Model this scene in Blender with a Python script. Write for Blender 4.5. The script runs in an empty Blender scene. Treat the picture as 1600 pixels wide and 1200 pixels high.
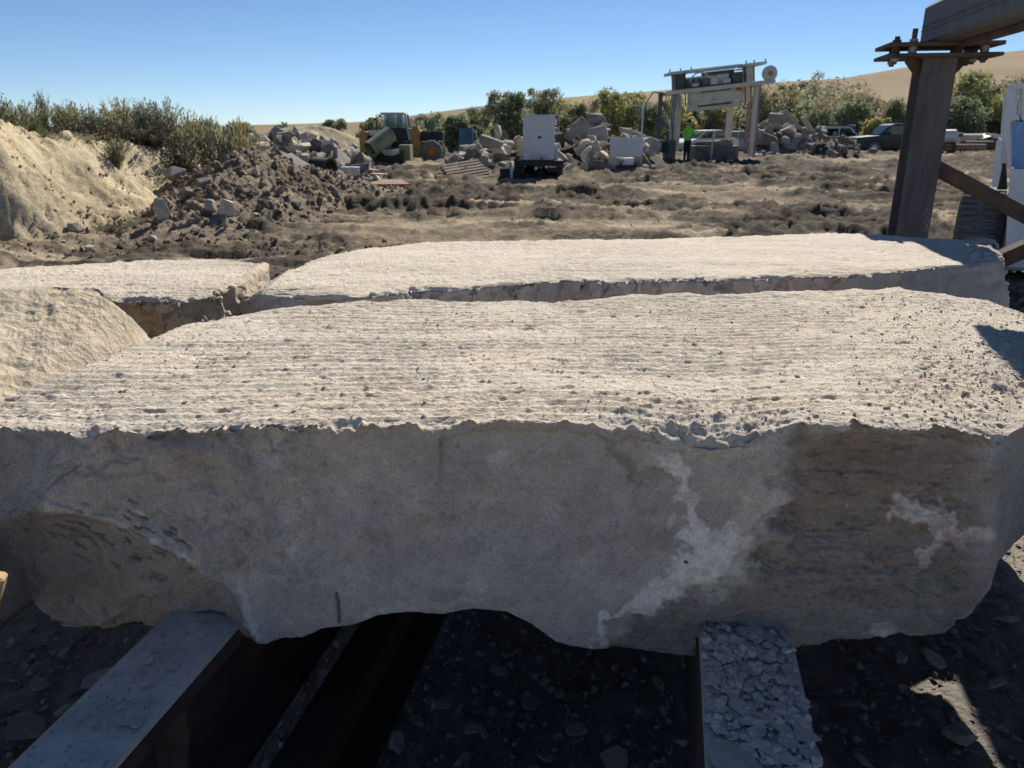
import bpy, math, random
import numpy as np
from mathutils import Vector, Matrix, Euler
random.seed(7); RNG = np.random.default_rng(11)
SC = bpy.context.scene; COL = SC.collection
R = math.radians
# ---------------------------------------------------------------- camera
HCAM = 1.75; PITCH = R(18.4); FPX = 1200.0
cam = bpy.data.cameras.new('camera'); cam_o = bpy.data.objects.new('camera', cam); COL.objects.link(cam_o)
cam_o.location = (0, 0, HCAM); cam_o.rotation_euler = (R(90) - PITCH, 0, 0)
cam.sensor_width = 36; cam.lens = 27; cam.clip_start = 0.05; cam.clip_end = 9000
cam.dof.use_dof = True; cam.dof.focus_distance = 1.9; cam.dof.aperture_fstop = 9
SC.camera = cam_o
# ---------------------------------------------------------------- light
SUN_AZ, SUN_EL = R(22), R(42)       # azimuth from +Y towards +X
W_ = bpy.data.worlds.new('World'); SC.world = W_; W_.use_nodes = True
nt = W_.node_tree; sky = nt.nodes.new('ShaderNodeTexSky'); sky.sky_type = 'NISHITA'; sky.sun_disc = False
sky.sun_elevation = SUN_EL; sky.sun_rotation = SUN_AZ; sky.altitude = 0; sky.air_density = 0.6; sky.dust_density = 0.0; sky.ozone_density = 5
bg = nt.nodes['Background']; bg.inputs[1].default_value = 0.068
nt.links.new(sky.outputs[0], bg.inputs[0])
sun = bpy.data.lights.new('sun', 'SUN'); sun.energy = 4.5; sun.angle = R(0.5); sun.color = (1, 0.94, 0.84)
sun_o = bpy.data.objects.new('sun', sun); COL.objects.link(sun_o)
sd = Vector((math.sin(SUN_AZ) * math.cos(SUN_EL), math.cos(SUN_AZ) * math.cos(SUN_EL), math.sin(SUN_EL)))
sun_o.rotation_euler = (-sd).to_track_quat('-Z', 'Y').to_euler(); sun_o.location = (20, 30, 30)
SC.view_settings.view_transform = 'Standard'; SC.view_settings.look = 'None'; SC.view_settings.gamma = 1
SC.view_settings.exposure = 0.6; SC.view_settings.use_curve_mapping = False
# ---------------------------------------------------------------- pixel <-> world helpers (photo pixels, 1600 x 1200)
cP, sP = math.cos(PITCH), math.sin(PITCH)
def ray(px, py):
    v = (np.asarray(py, float) - 600) / FPX; u = (np.asarray(px, float) - 800) / FPX
    return u, cP - v * sP, -sP - v * cP
def atY(px, py, Y):
    u, b, c = ray(px, py); return u / b * Y, Y + 0 * u, HCAM + c / b * Y
def atZ(px, py, z):
    u, b, c = ray(px, py); Y = (z - HCAM) / c * b; return u / b * Y, Y, z + 0 * u
def VY(px, py, Y): return Vector([float(t) for t in atY(px, py, Y)])
def proj(x, y, z):
    z = z - HCAM; d = y * cP - z * sP; up = y * sP + z * cP
    return 800 + x / d * FPX, 600 - up / d * FPX
# ---------------------------------------------------------------- noise
def _hash(ix, iy, iz, seed):
    h = (ix.astype(np.uint32) * np.uint32(374761393) + iy.astype(np.uint32) * np.uint32(668265263)
         + iz.astype(np.uint32) * np.uint32(2246822519) + np.uint32((seed * 3266489917) & 0xffffffff))
    h = (h ^ (h >> np.uint32(13))) * np.uint32(1274126177); h ^= h >> np.uint32(16)
    return h.astype(np.float32) / np.float32(4294967295.0)
def vnoise(x, y, z=None, seed=0):
    x = np.asarray(x, np.float64); y = np.asarray(y, np.float64)
    x0 = np.floor(x); y0 = np.floor(y); fx = (x - x0).astype(np.float32); fy = (y - y0).astype(np.float32)
    xi = x0.astype(np.int64); yi = y0.astype(np.int64)
    fx = fx * fx * (3 - 2 * fx); fy = fy * fy * (3 - 2 * fy)
    if z is None:
        zi = np.zeros_like(xi)
        a = _hash(xi, yi, zi, seed); b = _hash(xi + 1, yi, zi, seed); c = _hash(xi, yi + 1, zi, seed); d = _hash(xi + 1, yi + 1, zi, seed)
        return ((a + (b - a) * fx) * (1 - fy) + (c + (d - c) * fx) * fy) * 2 - 1
    z = np.asarray(z, np.float64); z0 = np.floor(z); fz = (z - z0).astype(np.float32); zi = z0.astype(np.int64); fz = fz * fz * (3 - 2 * fz)
    r = []
    for k in (0, 1):
        zk = zi + k
        a = _hash(xi, yi, zk, seed); b = _hash(xi + 1, yi, zk, seed); c = _hash(xi, yi + 1, zk, seed); d = _hash(xi + 1, yi + 1, zk, seed)
        r.append((a + (b - a) * fx) * (1 - fy) + (c + (d - c) * fx) * fy)
    return (r[0] + (r[1] - r[0]) * fz) * 2 - 1
def fbm(x, y, z=None, oct=4, seed=0, gain=0.5, ridge=False):
    s = 0; a = 1.0; t = 0
    for i in range(oct):
        n = vnoise(x, y, z, seed + i * 17)
        if ridge: n = 1 - 2 * np.abs(n)
        s = s + a * n; t += a; a *= gain
        x, y = (x * 1.6 + y * 1.2) + 3.1, (-x * 1.2 + y * 1.6) + 7.7
        if z is not None: z = z * 2.03 + 1.3
    return s / t
def sstep(a, b, x):
    t = np.clip((x - a) / (b - a), 0, 1); return t * t * (3 - 2 * t)
def worley(x, y, seed=0):
    xi = np.floor(x).astype(np.int64); yi = np.floor(y).astype(np.int64)
    f1 = np.full(x.shape, 9.0); f2 = np.full(x.shape, 9.0); cid = np.zeros(x.shape, np.float32); z = np.zeros_like(xi)
    for i in (-1, 0, 1):
        for j in (-1, 0, 1):
            cx = xi + i; cy = yi + j
            jx = cx + _hash(cx, cy, z, seed); jy = cy + _hash(cx, cy, z, seed + 5); idd = _hash(cx, cy, z, seed + 9)
            d = np.hypot(x - jx, y - jy); m = d < f1
            f2 = np.where(m, f1, np.minimum(f2, d)); cid = np.where(m, idd, cid); f1 = np.where(m, d, f1)
    return f1, f2, cid
def seg_dist(px, py, pts):
    """distance (and local radius) to a polyline of (x, y, r): returns dist/r"""
    best = np.full(np.shape(px), 1e9)
    for (x0, y0, r0), (x1, y1, r1) in zip(pts[:-1], pts[1:]):
        dx, dy = x1 - x0, y1 - y0; t = np.clip(((px - x0) * dx + (py - y0) * dy) / (dx * dx + dy * dy + 1e-9), 0, 1)
        d = np.hypot(px - x0 - t * dx, py - y0 - t * dy) / (r0 + (r1 - r0) * t); best = np.minimum(best, d)
    return best
# ---------------------------------------------------------------- mesh helpers
def link(name, me, mat, parent=None):
    o = bpy.data.objects.new(name, me); COL.objects.link(o)
    if mat is not None:
        for m in (mat if isinstance(mat, (list, tuple)) else [mat]): me.materials.append(m)
    if parent is not None: o.parent = parent
    return o
def mesh_np(name, V, F, smooth=True, color=None):
    """V (n,3), F (m,k) arrays (k = 3 or 4)"""
    me = bpy.data.meshes.new(name); V = np.asarray(V, np.float32); F = np.asarray(F, np.int32); k = F.shape[1]
    me.vertices.add(len(V)); me.vertices.foreach_set('co', V.ravel())
    me.loops.add(F.size); me.loops.foreach_set('vertex_index', F.ravel())
    me.polygons.add(len(F)); me.polygons.foreach_set('loop_start', np.arange(0, F.size, k, dtype=np.int32))
    me.polygons.foreach_set('loop_total', np.full(len(F), k, np.int32))
    me.polygons.foreach_set('use_smooth', np.full(len(F), smooth, bool))
    if color is not None:
        at = me.color_attributes.new('col', 'FLOAT_COLOR', 'POINT'); c = np.ones((len(V), 4), np.float32); c[:, :3] = color
        at.data.foreach_set('color', c.ravel())
    me.update(calc_edges=True); return me
def grid_faces(nr, nc, wrap=False):
    i = np.arange(nr - 1)[:, None]; j = np.arange(nc if wrap else nc - 1)[None, :]; j2 = (j + 1) % nc
    return np.stack([i * nc + j, i * nc + j2, (i + 1) * nc + j2, (i + 1) * nc + j], -1).reshape(-1, 4)
class MB:
    def __init__(s): s.v = []; s.f = []
    def add(s, vs, fs):
        n = len(s.v); s.v += [tuple(v) for v in vs]; s.f += [tuple(i + n for i in f) for f in fs]; return s
    def box(s, c, d, rot=None, bev=0):
        x, y, z = [q / 2 for q in d]; m = Euler(rot).to_matrix() if rot is not None else Matrix.Identity(3); c = Vector(c)
        if bev <= 0:
            P = [(-x, -y, -z), (x, -y, -z), (x, y, -z), (-x, y, -z), (-x, -y, z), (x, -y, z), (x, y, z), (-x, y, z)]
            F = [(0, 3, 2, 1), (4, 5, 6, 7), (0, 1, 5, 4), (1, 2, 6, 5), (2, 3, 7, 6), (3, 0, 4, 7)]
        else:
            b = min(bev, x * .45, y * .45, z * .45)
            def ring(w, l, h, bb): return [(-w + bb, -l, h), (w - bb, -l, h), (w, -l + bb, h), (w, l - bb, h), (w - bb, l, h), (-w + bb, l, h), (-w, l - bb, h), (-w, -l + bb, h)]
            P = ring(x - b, y - b, -z, b * .4) + ring(x, y, -z + b, b) + ring(x, y, z - b, b) + ring(x - b, y - b, z, b * .4)
            F = [tuple(reversed(range(8))), tuple(range(24, 32))]
            for k in range(3):
                for i in range(8): F.append((k * 8 + i, k * 8 + (i + 1) % 8, k * 8 + 8 + (i + 1) % 8, k * 8 + 8 + i))
        return s.add([c + m @ Vector(p) for p in P], F)
    def cyl(s, p0, p1, r, n=12, r2=None, cap=True):
        p0, p1 = Vector(p0), Vector(p1); r2 = r if r2 is None else r2; d = (p1 - p0).normalized()
        a = d.orthogonal().normalized(); b = d.cross(a)
        vs = [p0 + (a * math.cos(2 * math.pi * i / n) + b * math.sin(2 * math.pi * i / n)) * r for i in range(n)]
        vs += [p1 + (a * math.cos(2 * math.pi * i / n) + b * math.sin(2 * math.pi * i / n)) * r2 for i in range(n)]
        fs = [(i, (i + 1) % n, n + (i + 1) % n, n + i) for i in range(n)]
        if cap: fs += [tuple(reversed(range(n))), tuple(range(n, 2 * n))]
        return s.add(vs, fs)
    def path(s, pts, r, n=8):
        for a, b in zip(pts[:-1], pts[1:]): s.cyl(a, b, r, n)
        return s
    def lathe(s, prof, c=(0, 0, 0), axis='z', n=24):
        """prof: [(r, h)]"""
        c = Vector(c); vs = []
        for r, h in prof:
            for i in range(n):
                t = 2 * math.pi * i / n; q = (r * math.cos(t), r * math.sin(t), h)
                if axis == 'y': q = (q[0], q[2], q[1])
                if axis == 'x': q = (q[2], q[0], q[1])
                vs.append(c + Vector(q))
        fs = []
        for k in range(len(prof) - 1):
            for i in range(n): fs.append((k * n + i, k * n + (i + 1) % n, (k + 1) * n + (i + 1) % n, (k + 1) * n + i))
        return s.add(vs, fs)
    def prism(s, poly, d, axis='y', c=(0, 0, 0)):
        """poly in (a,b) extruded from -d/2 to d/2 along axis; axis y: (x,z); axis x: (y,z); axis z: (x,y)"""
        c = Vector(c); n = len(poly); vs = []
        for e in (-d / 2, d / 2):
            for a, b in poly: vs.append(c + Vector({'y': (a, e, b), 'x': (e, a, b), 'z': (a, b, e)}[axis]))
        fs = [tuple(range(n)), tuple(reversed(range(n, 2 * n)))] + [(i, i + n, (i + 1) % n + n, (i + 1) % n) for i in range(n)]
        return s.add(vs, fs)
    def build(s, name, mat, parent=None, smooth=False, bevel=0):
        me = bpy.data.meshes.new(name); me.from_pydata([tuple(v) for v in s.v], [], s.f); me.update()
        import bmesh
        b = bmesh.new(); b.from_mesh(me); bmesh.ops.recalc_face_normals(b, faces=b.faces)
        if bevel: bmesh.ops.bevel(b, geom=[e for e in b.edges if e.calc_face_angle(0) > 0.6], offset=bevel, segments=2, affect='EDGES', clamp_overlap=True)
        b.to_mesh(me); b.free()
        if smooth:
            for p in me.polygons: p.use_smooth = True
            me.set_sharp_from_angle(angle=R(38))
        return link(name, me, mat, parent)
def tag(o, label=None, cat=None, group=None, kind=None):
    if label: o['label'] = label
    if cat: o['category'] = cat
    if group: o['group'] = group
    if kind: o['kind'] = kind
    return o
def thing(name, label, cat, loc=(0, 0, 0), rz=0, group=None, rot=None):
    o = bpy.data.objects.new(name, None); COL.objects.link(o); o.location = loc; o.empty_display_size = .1
    o.rotation_euler = rot if rot is not None else (0, 0, rz); return tag(o, label, cat, group)
def dup(root, loc, rot, label=None, group=None, scale=None):
    r = root.copy(); COL.objects.link(r); r.location = loc; r.rotation_euler = rot
    if scale is not None: r.scale = scale
    if label: r['label'] = label
    if group: r['group'] = group
    for ch in list(root.children):
        c = ch.copy(); COL.objects.link(c); c.parent = r
        for g in ch.children:
            d = g.copy(); COL.objects.link(d); d.parent = c
    return r
# ---------------------------------------------------------------- materials
def new_mat(name, rough=0.9, metal=0, spec=0.3):
    m = bpy.data.materials.new(name); m.use_nodes = True; n = m.node_tree; b = n.nodes['Principled BSDF']
    b.inputs['Roughness'].default_value = rough; b.inputs['Metallic'].default_value = metal
    b.inputs['Specular IOR Level'].default_value = spec; return m, n, b
def NN(n, t, **kw):
    k = n.nodes.new(t)
    for a, v in kw.items():
        if a.startswith('i_'):
            key = a[2:]; key = int(key) if key.isdigit() else key
            k.inputs[key].default_value = v
        else: setattr(k, a, v)
    return k
def mat_mottle(name, cols, scale=3, detail=6, rough=0.9, bump=0.3, bscale=40, metal=0, spec=0.3, coord='Object', stretch=(1, 1, 1), rnd=0.0, dist=0.01, pos=None):
    m, n, b = new_mat(name, rough, metal, spec); tc = NN(n, 'ShaderNodeTexCoord'); mp = NN(n, 'ShaderNodeMapping'); mp.inputs['Scale'].default_value = stretch
    n.links.new(tc.outputs[coord], mp.inputs[0])
    t = NN(n, 'ShaderNodeTexNoise', i_Scale=scale, i_Detail=detail, i_Roughness=0.62); n.links.new(mp.outputs[0], t.inputs['Vector'])
    r = NN(n, 'ShaderNodeValToRGB'); r.color_ramp.elements[0].position = 0.3; r.color_ramp.elements[1].position = 0.7
    while len(r.color_ramp.elements) < len(cols): r.color_ramp.elements.new(0.5)
    for i, c in enumerate(cols):
        e = r.color_ramp.elements[i]; e.position = (pos[i] if pos else 0.3 + 0.4 * i / max(1, len(cols) - 1)); e.color = (*c, 1)
    n.links.new(t.outputs[0], r.inputs[0]); out = r.outputs[0]
    if rnd:
        oi = NN(n, 'ShaderNodeObjectInfo'); mr = NN(n, 'ShaderNodeMapRange'); mr.inputs[3].default_value = 1 - rnd; mr.inputs[4].default_value = 1 + rnd
        n.links.new(oi.outputs['Random'], mr.inputs[0]); mx = NN(n, 'ShaderNodeVectorMath', operation='SCALE'); n.links.new(out, mx.inputs[0]); n.links.new(mr.outputs[0], mx.inputs['Scale']); out = mx.outputs[0]
    n.links.new(out, b.inputs['Base Color'])
    if bump:
        t2 = NN(n, 'ShaderNodeTexNoise', i_Scale=bscale, i_Detail=5, i_Roughness=0.65); n.links.new(mp.outputs[0], t2.inputs['Vector'])
        bp = NN(n, 'ShaderNodeBump', i_Strength=bump, i_Distance=dist); n.links.new(t2.outputs[0], bp.inputs['Height']); n.links.new(bp.outputs[0], b.inputs['Normal'])
    return m
def mat_attr(name, fine=120, amt=0.25, bump=0.4, bscale=150, dist=0.004, rough=0.95, stretch=(1, 1, 1), mid=12, midamt=0.15, spec=0.15):
    """vertex colour 'col' (own colour, any painted shade included) modulated by two sizes of grain"""
    m, n, b = new_mat(name, rough, 0, spec); at = NN(n, 'ShaderNodeAttribute', attribute_name='col')
    tc = NN(n, 'ShaderNodeTexCoord'); mp = NN(n, 'ShaderNodeMapping'); mp.inputs['Scale'].default_value = stretch; n.links.new(tc.outputs['Object'], mp.inputs[0])
    out = at.outputs[0]
    for sc_, am, det in ((fine, amt, 3), (mid, midamt, 5)):
        t = NN(n, 'ShaderNodeTexNoise', i_Scale=sc_, i_Detail=det, i_Roughness=0.7); n.links.new(mp.outputs[0], t.inputs['Vector'])
        mr = NN(n, 'ShaderNodeMapRange'); mr.inputs[1].default_value = .3; mr.inputs[2].default_value = .7; mr.inputs[3].default_value = 1 - am; mr.inputs[4].default_value = 1 + am
        n.links.new(t.outputs[0], mr.inputs[0]); mx = NN(n, 'ShaderNodeVectorMath', operation='SCALE'); n.links.new(out, mx.inputs[0]); n.links.new(mr.outputs[0], mx.inputs['Scale']); out = mx.outputs[0]
    n.links.new(out, b.inputs['Base Color'])
    t2 = NN(n, 'ShaderNodeTexNoise', i_Scale=bscale, i_Detail=6, i_Roughness=0.7); n.links.new(mp.outputs[0], t2.inputs['Vector'])
    bp = NN(n, 'ShaderNodeBump', i_Strength=bump, i_Distance=dist); n.links.new(t2.outputs[0], bp.inputs['Height']); n.links.new(bp.outputs[0], b.inputs['Normal'])
    return m
# ================================================================ GROUND (one sheet to the horizon)
TOE_Y = [-60, 3, 7, 10.7, 11.6, 14.5, 20, 28, 40, 60, 90]; TOE_X = [-60, -20, -12, -7.1, -6.3, -6.2, -6.4, -7.0, -9, -14, -30]
HT_Y = [3, 8, 12, 14, 16, 20, 24, 30, 60, 90]; HT_Z = [2.0, 1.95, 1.85, 1.7, 1.4, 1.2, 1.0, .25, .1, 0.0]
def ground_base(x, y):
    x = np.asarray(x, float); y = np.asarray(y, float)
    g = 0.33 * sstep(10, 33, y) - 0.33 * sstep(42, 62, y)
    toe = np.interp(y, TOE_Y, TOE_X); d = toe - x + .25 * vnoise(x * .9, y * .9, seed=3) + .5 * vnoise(x * .35, y * .35, seed=8)
    ht = np.interp(y, HT_Y, HT_Z)
    bank = ht * (0.12 * sstep(-1.2, .1, d) + 0.88 * sstep(-.1, 2.0, d) ** 1.15) + .07 * np.clip(d - 2.3, 0, 9) * (1 - sstep(22, 32, y)) - 0.06 * np.clip(d - 22, 0, 60)
    bank *= 1 - sstep(60, 95, y)
    r = np.maximum(y, 1)
    s = x / r   # hills far away: their skyline by direction
    hill = np.interp(s, [-1.6, -.36, -.20, -.03, .1, .2, .40, .48, .56, .62, .75, 1.6], [0.2, .3, 4, 14, 19.5, 23, 27.5, 34, 40, 43, 44, 40]) * sstep(110, 480, y)
    hill = hill + 4 * sstep(600, 900, y)
    return g + bank + hill, d
def ground_z(x, y): return float(ground_base(np.array([x]), np.array([y]))[0][0])
def make_ground():
    Y = np.concatenate([np.linspace(-60, -2, 16)[:-1], np.linspace(-2, .5, 12)[:-1], np.linspace(.5, 4, 70)[:-1],
                        4 * (58 / 4) ** np.linspace(0, 1, 430)[:-1], 58 * (3200 / 58) ** np.linspace(0, 1, 120)])
    U = np.sinh(np.linspace(-1, 1, 760) * 1.1) / math.sinh(1.1)
    YY, UU = np.meshgrid(Y, U, indexing='ij'); XX = UU * (1.0 * np.abs(YY) + 3.2)
    Z, d = ground_base(XX, YY)
    near = sstep(3.0, 5.0, YY) * (1 - sstep(70, 110, YY)); flat = 1 - sstep(-.6, .3, d)
    # churned mud: wheel ruts running across, clods heaped along them
    wx = XX + .8 * vnoise(XX * .3, YY * .3, seed=21); wy = YY + .5 * vnoise(XX * .25, YY * .25, seed=22)
    rut = fbm(wx * .22 + wy * .05, wy * 1.15, oct=3, seed=31, ridge=True)
    lump = fbm(wx * .75, wy * 2.6, oct=5, seed=41, gain=.62)
    fine = fbm(XX * 6, YY * 8, oct=4, seed=51, gain=.65)
    zone = sstep(-.75, -.05, .75 * vnoise(XX * .16, YY * .42, seed=61) + .5 * vnoise(XX * .55, YY * 1.1, seed=62))   # 1 = torn up, 0 = driven flat
    clod = .30 * sstep(.0, .22, lump) + .12 * sstep(.2, .45, lump)
    f1, f2, cid = worley(XX * 3.2, YY * 3.6, seed=5)
    cl = (cid > .55) * np.sqrt(np.clip(1 - (f1 / .42) ** 2, 0, 1)) * .42 * (.3 + cid)
    amp = near * flat * (.35 + .65 * sstep(9, 15, YY))
    lump2 = fbm(XX * 2.6, YY * 4.2, oct=4, seed=43, gain=.7)
    Z = Z + amp * .12 * np.clip(lump2, -.3, 1) * (.4 + .6 * zone)
    band_ = np.clip(fbm(XX * .10 + .3, YY * .75, oct=4, seed=47, ridge=True) - .1, 0, 1); Z = Z + amp * .22 * band_ * sstep(10, 16, YY)
    Z = Z + amp * (zone * (.30 * clod + .14 * rut + .09 * fine + .18 * cl * np.clip(.4 + lump * 2, 0, 1)) + (1 - zone) * (.04 * fine + .06 * rut + .06 * lump + .08 * cl) )
    # bank face: runnels down the cut, crumbly
    face = sstep(-.3, .3, d) * (1 - sstep(2.2, 3.2, d)) * near
    run = fbm(YY * 2.6 + XX * 1.2, XX * .8, oct=4, seed=71, ridge=True)
    Z = Z + face * (.11 * run + .11 * fine + .07 * np.clip(lump2, -.2, 1) + .13 * fbm(XX * 1.5, YY * 1.5, oct=3, seed=73))
    Z = Z + sstep(2.0, 3, d) * near * (.05 * fine + .08 * lump)
    under = (1 - sstep(3.0, 5.0, YY)); Z = Z + under * (.03 * fbm(XX * 3, YY * 3, oct=4, seed=81) + .012 * fbm(XX * 25, YY * 25, oct=2, seed=83)) * (YY > -3)
    Z = Z + sstep(120, 300, YY) * (1.0 * fbm(XX * .012, YY * .012, oct=3, seed=91))
    # colours: pale dried crust, dark moist turned earth spread wider to paint shadow bands
    dry = np.array([.42, .345, .235]); damp_and_shade = np.array([.080, .064, .048]); mid = np.array([.25, .20, .14]); tan = np.array([.47, .385, .255]); topc = np.array([.21, .185, .10])
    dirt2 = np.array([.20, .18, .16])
    w = np.clip(zone * .9 * sstep(-.18, .18, lump) + .5 * sstep(.0, .3, vnoise(XX * 1.2, YY * 2.8, seed=64)) * zone + .35 * sstep(-.1, .35, lump2) + .10, 0, 1)[..., None]
    patch = sstep(-.2, .4, fbm(XX * .4, YY * .9, oct=3, seed=65))[..., None]
    c = (dry * patch + mid * (1 - patch)) * (1 - w) + damp_and_shade * w
    k = sstep(-.15, .45, d + .3 * fine)[..., None] * near[..., None]
    tanv = tan * (1 + .22 * fbm(YY * 3 + XX * 1.5, XX, oct=3, seed=75)[..., None]) * (1 - .35 * sstep(.1, .5, fbm(XX * 1.2, YY * 1.2, oct=3, seed=76))[..., None])
    c = c * (1 - k) + tanv * k
    k = sstep(2.0, 2.9, d + .5 * lump)[..., None]; c = c * (1 - k) + topc * k
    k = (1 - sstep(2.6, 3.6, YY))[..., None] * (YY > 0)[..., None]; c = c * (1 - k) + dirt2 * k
    k = (1 - sstep(.2, .6, YY))[..., None]; c = c * (1 - k) + np.array([.55, .48, .385]) * (1 + .12 * lump[..., None]) * k  # unseen ground behind the camera paled to bounce light onto the slab face
    k = sstep(52, 75, YY)[..., None]; grass = np.array([.21, .18, .10]); brown = np.array([.225, .165, .092])
    far = grass * (1 - sstep(150, 330, YY)[..., None]) + brown * sstep(150, 330, YY)[..., None]
    far = far * (1 + .16 * fbm(XX * .02, YY * .006, oct=4, seed=77)[..., None] + .1 * vnoise(XX * .15, YY * .05, seed=78)[..., None])
    band = (sstep(430, 470, YY) * (1 - sstep(500, 540, YY)))[..., None]; far = far * (1 + .12 * band)
    c = c * (1 - k) + far * k
    V = np.stack([XX, YY, Z], -1).reshape(-1, 3); me = mesh_np('ground', V, grid_faces(len(Y), len(U)), color=c.reshape(-1, 3))
    return tag(link('ground', me, mat_attr('earth', fine=16, amt=.30, bump=.7, bscale=14, dist=.04, mid=3.5, midamt=.22)),
               'churned pale brown quarry mud rising to a cut tan bank and brown hills', kind='structure')
make_ground()
# ================================================================ SLABS
def densify(keys, n, lo=0):
    K = np.array(keys, float); t = np.linspace(0, 1, len(K)); u = np.linspace(0, 1, n)
    return np.stack([np.interp(u, t, K[:, i]) for i in range(K.shape[1])], -1)
def slab_mesh(name, Fp, Bp, Gp, Kp, nfront, ntop, nback, nbot, disp, caps=(8, .10, 26)):
    """Fp, Bp: top-front and top-back edge points (n,3); Gp: front-bottom (n,3); Kp: back-bottom. A tube of cross-sections along the slab with rounded end caps."""
    n = len(Fp)
    def seg(a, b, m, e=1.0):
        t = (np.arange(m) / m) ** e; return a[:, None, :] * (1 - t)[None, :, None] + b[:, None, :] * t[None, :, None]
    front = seg(Gp, Fp, nfront); top = seg(Fp, Bp, ntop, 1.3); back = seg(Bp, Kp, nback); bot = seg(Kp, Gp, nbot)
    L = np.concatenate([front, top, back, bot], 1)          # (n, m, 3)
    reg = np.concatenate([np.zeros(nfront), np.ones(ntop), np.full(nback, 2), np.full(nbot, 3)])
    par = np.concatenate([np.arange(nfront) / nfront, np.arange(ntop) / ntop, np.arange(nback) / nback, np.arange(nbot) / nbot])
    nb, bulge, _ = caps
    ends = []
    for side in (0, -1):
        ring = L[side]; c = ring.mean(0); dirn = ring.mean(0) - L[3 if side == 0 else -4].mean(0); dirn /= np.linalg.norm(dirn)
        rr = []
        ss = np.concatenate([1 - (np.linspace(0, 1, nb + 1)[1:]) ** 2 * .22, np.linspace(.78, .02, caps[2])[1:]])
        for s in ss: rr.append(c + (ring - c) * s + dirn * bulge * min(1, math.sqrt(max(0, 1 - ((s - .78) / .22) ** 2)) if s > .78 else 1))
        rr = np.array(rr); ends.append(rr[::-1] if side == 0 else rr)
    L = np.concatenate([ends[0], L, ends[1]], 0); N, M = L.shape[:2]
    e = np.zeros(N); e[:len(ends[0])] = 1; e[-len(ends[1]):] = 1
    du = np.gradient(L, axis=0); dv = (np.roll(L, -2, 1) - np.roll(L, 2, 1)); nrm = np.cross(du, dv); nrm /= np.linalg.norm(nrm, axis=2, keepdims=True) + 1e-9
    for _ in range(3): nrm = nrm + np.roll(nrm, 1, 1) + np.roll(nrm, -1, 1)
    nrm /= np.linalg.norm(nrm, axis=2, keepdims=True) + 1e-9
    cen = L.mean((0, 1)); 
    if (nrm * (L - cen)).sum() < 0: nrm = -nrm; flip = True
    else: flip = False
    REG = np.broadcast_to(reg, (N, M)); PAR = np.broadcast_to(par, (N, M)); E = np.broadcast_to(e[:, None], (N, M))
    L2, C = disp(L, nrm, REG, PAR, E)
    F = grid_faces(N, M, wrap=True)
    if flip: F = F[:, ::-1]
    me = mesh_np(name, L2.reshape(-1, 3), F, color=C.reshape(-1, 3))
    return me, L2, nrm, REG, PAR, E
ZT = 1.19
DUST = np.array([.57, .505, .42]); STONE = np.array([.475, .42, .37]); BLUE = np.array([.385, .38, .38]); BROWN = np.array([.37, .295, .235]); WHITE = np.array([.84, .76, .67])
def top_relief(x, y, seed=0, ang=0.0):
    """split-face grooves running across the slab plus dusty crumbs; metres"""
    yy = y + x * ang + .012 * vnoise(x * 2.2, y * 2.2, seed=seed + 1); mod = .5 + .5 * vnoise(x * 1.6, y * 3, seed=seed + 2); brk = .35 + .65 * sstep(-.5, .3, vnoise(x * 5, y * 20, seed=seed + 15))
    g1 = vnoise(x * 2.6, yy * 34, seed=seed + 3); g2 = vnoise(x * 9, yy * 75, seed=seed + 4); ph = yy / .037 + .16 * vnoise(x * .9, yy * 7, seed=seed + 5) + .08 * vnoise(x * 6, yy * 20, seed=seed + 25); g3 = 1 - 2 * np.abs(2 * (ph - np.floor(ph)) - 1) ** .7; gm = sstep(-.6, .1, vnoise(x * 2.2, yy * 9, seed=seed + 26))
    h = brk * (.0016 * g1 + .0012 * g2) + .0034 * g3 * (.10 + .90 * gm) * (.5 + mod)
    h = h + .0042 * fbm(x * 45, y * 60, oct=3, seed=seed + 6, gain=.85) + .006 * fbm(x * 3, y * 4, oct=3, seed=seed + 8)
    pit = vnoise(x * 16, y * 60, seed=seed + 9) + .4 * vnoise(x * 60, y * 90, seed=seed + 19); h = h - .006 * sstep(.75, 1.0, pit)
    f1, f2, cid = worley(x * 42, y * 48, seed=seed + 10); cr = (cid > .93) * np.clip(.36 - f1, 0, 1); h = h + .014 * cr * (.4 + cid * .6)
    f1, f2, cid = worley(x * 14, y * 18, seed=seed + 12); cr = (cid > .975) * np.clip(.3 - f1, 0, 1); h = h + .022 * cr
    return h
def dust_col(x, y, seed=0):
    t = fbm(x * 2.5, y * 6, oct=4, seed=seed + 20); s = fbm(x * 20, y * 70, oct=2, seed=seed + 21)
    c = DUST[None, None] * (1 + .10 * t + .10 * s)[..., None]
    w = sstep(.05, .55, vnoise(x * 3, y * 9, seed=seed + 22))[..., None]; c = c * (1 - .22 * w) + np.array([.62, .50, .36]) * .22 * w
    return c
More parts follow.
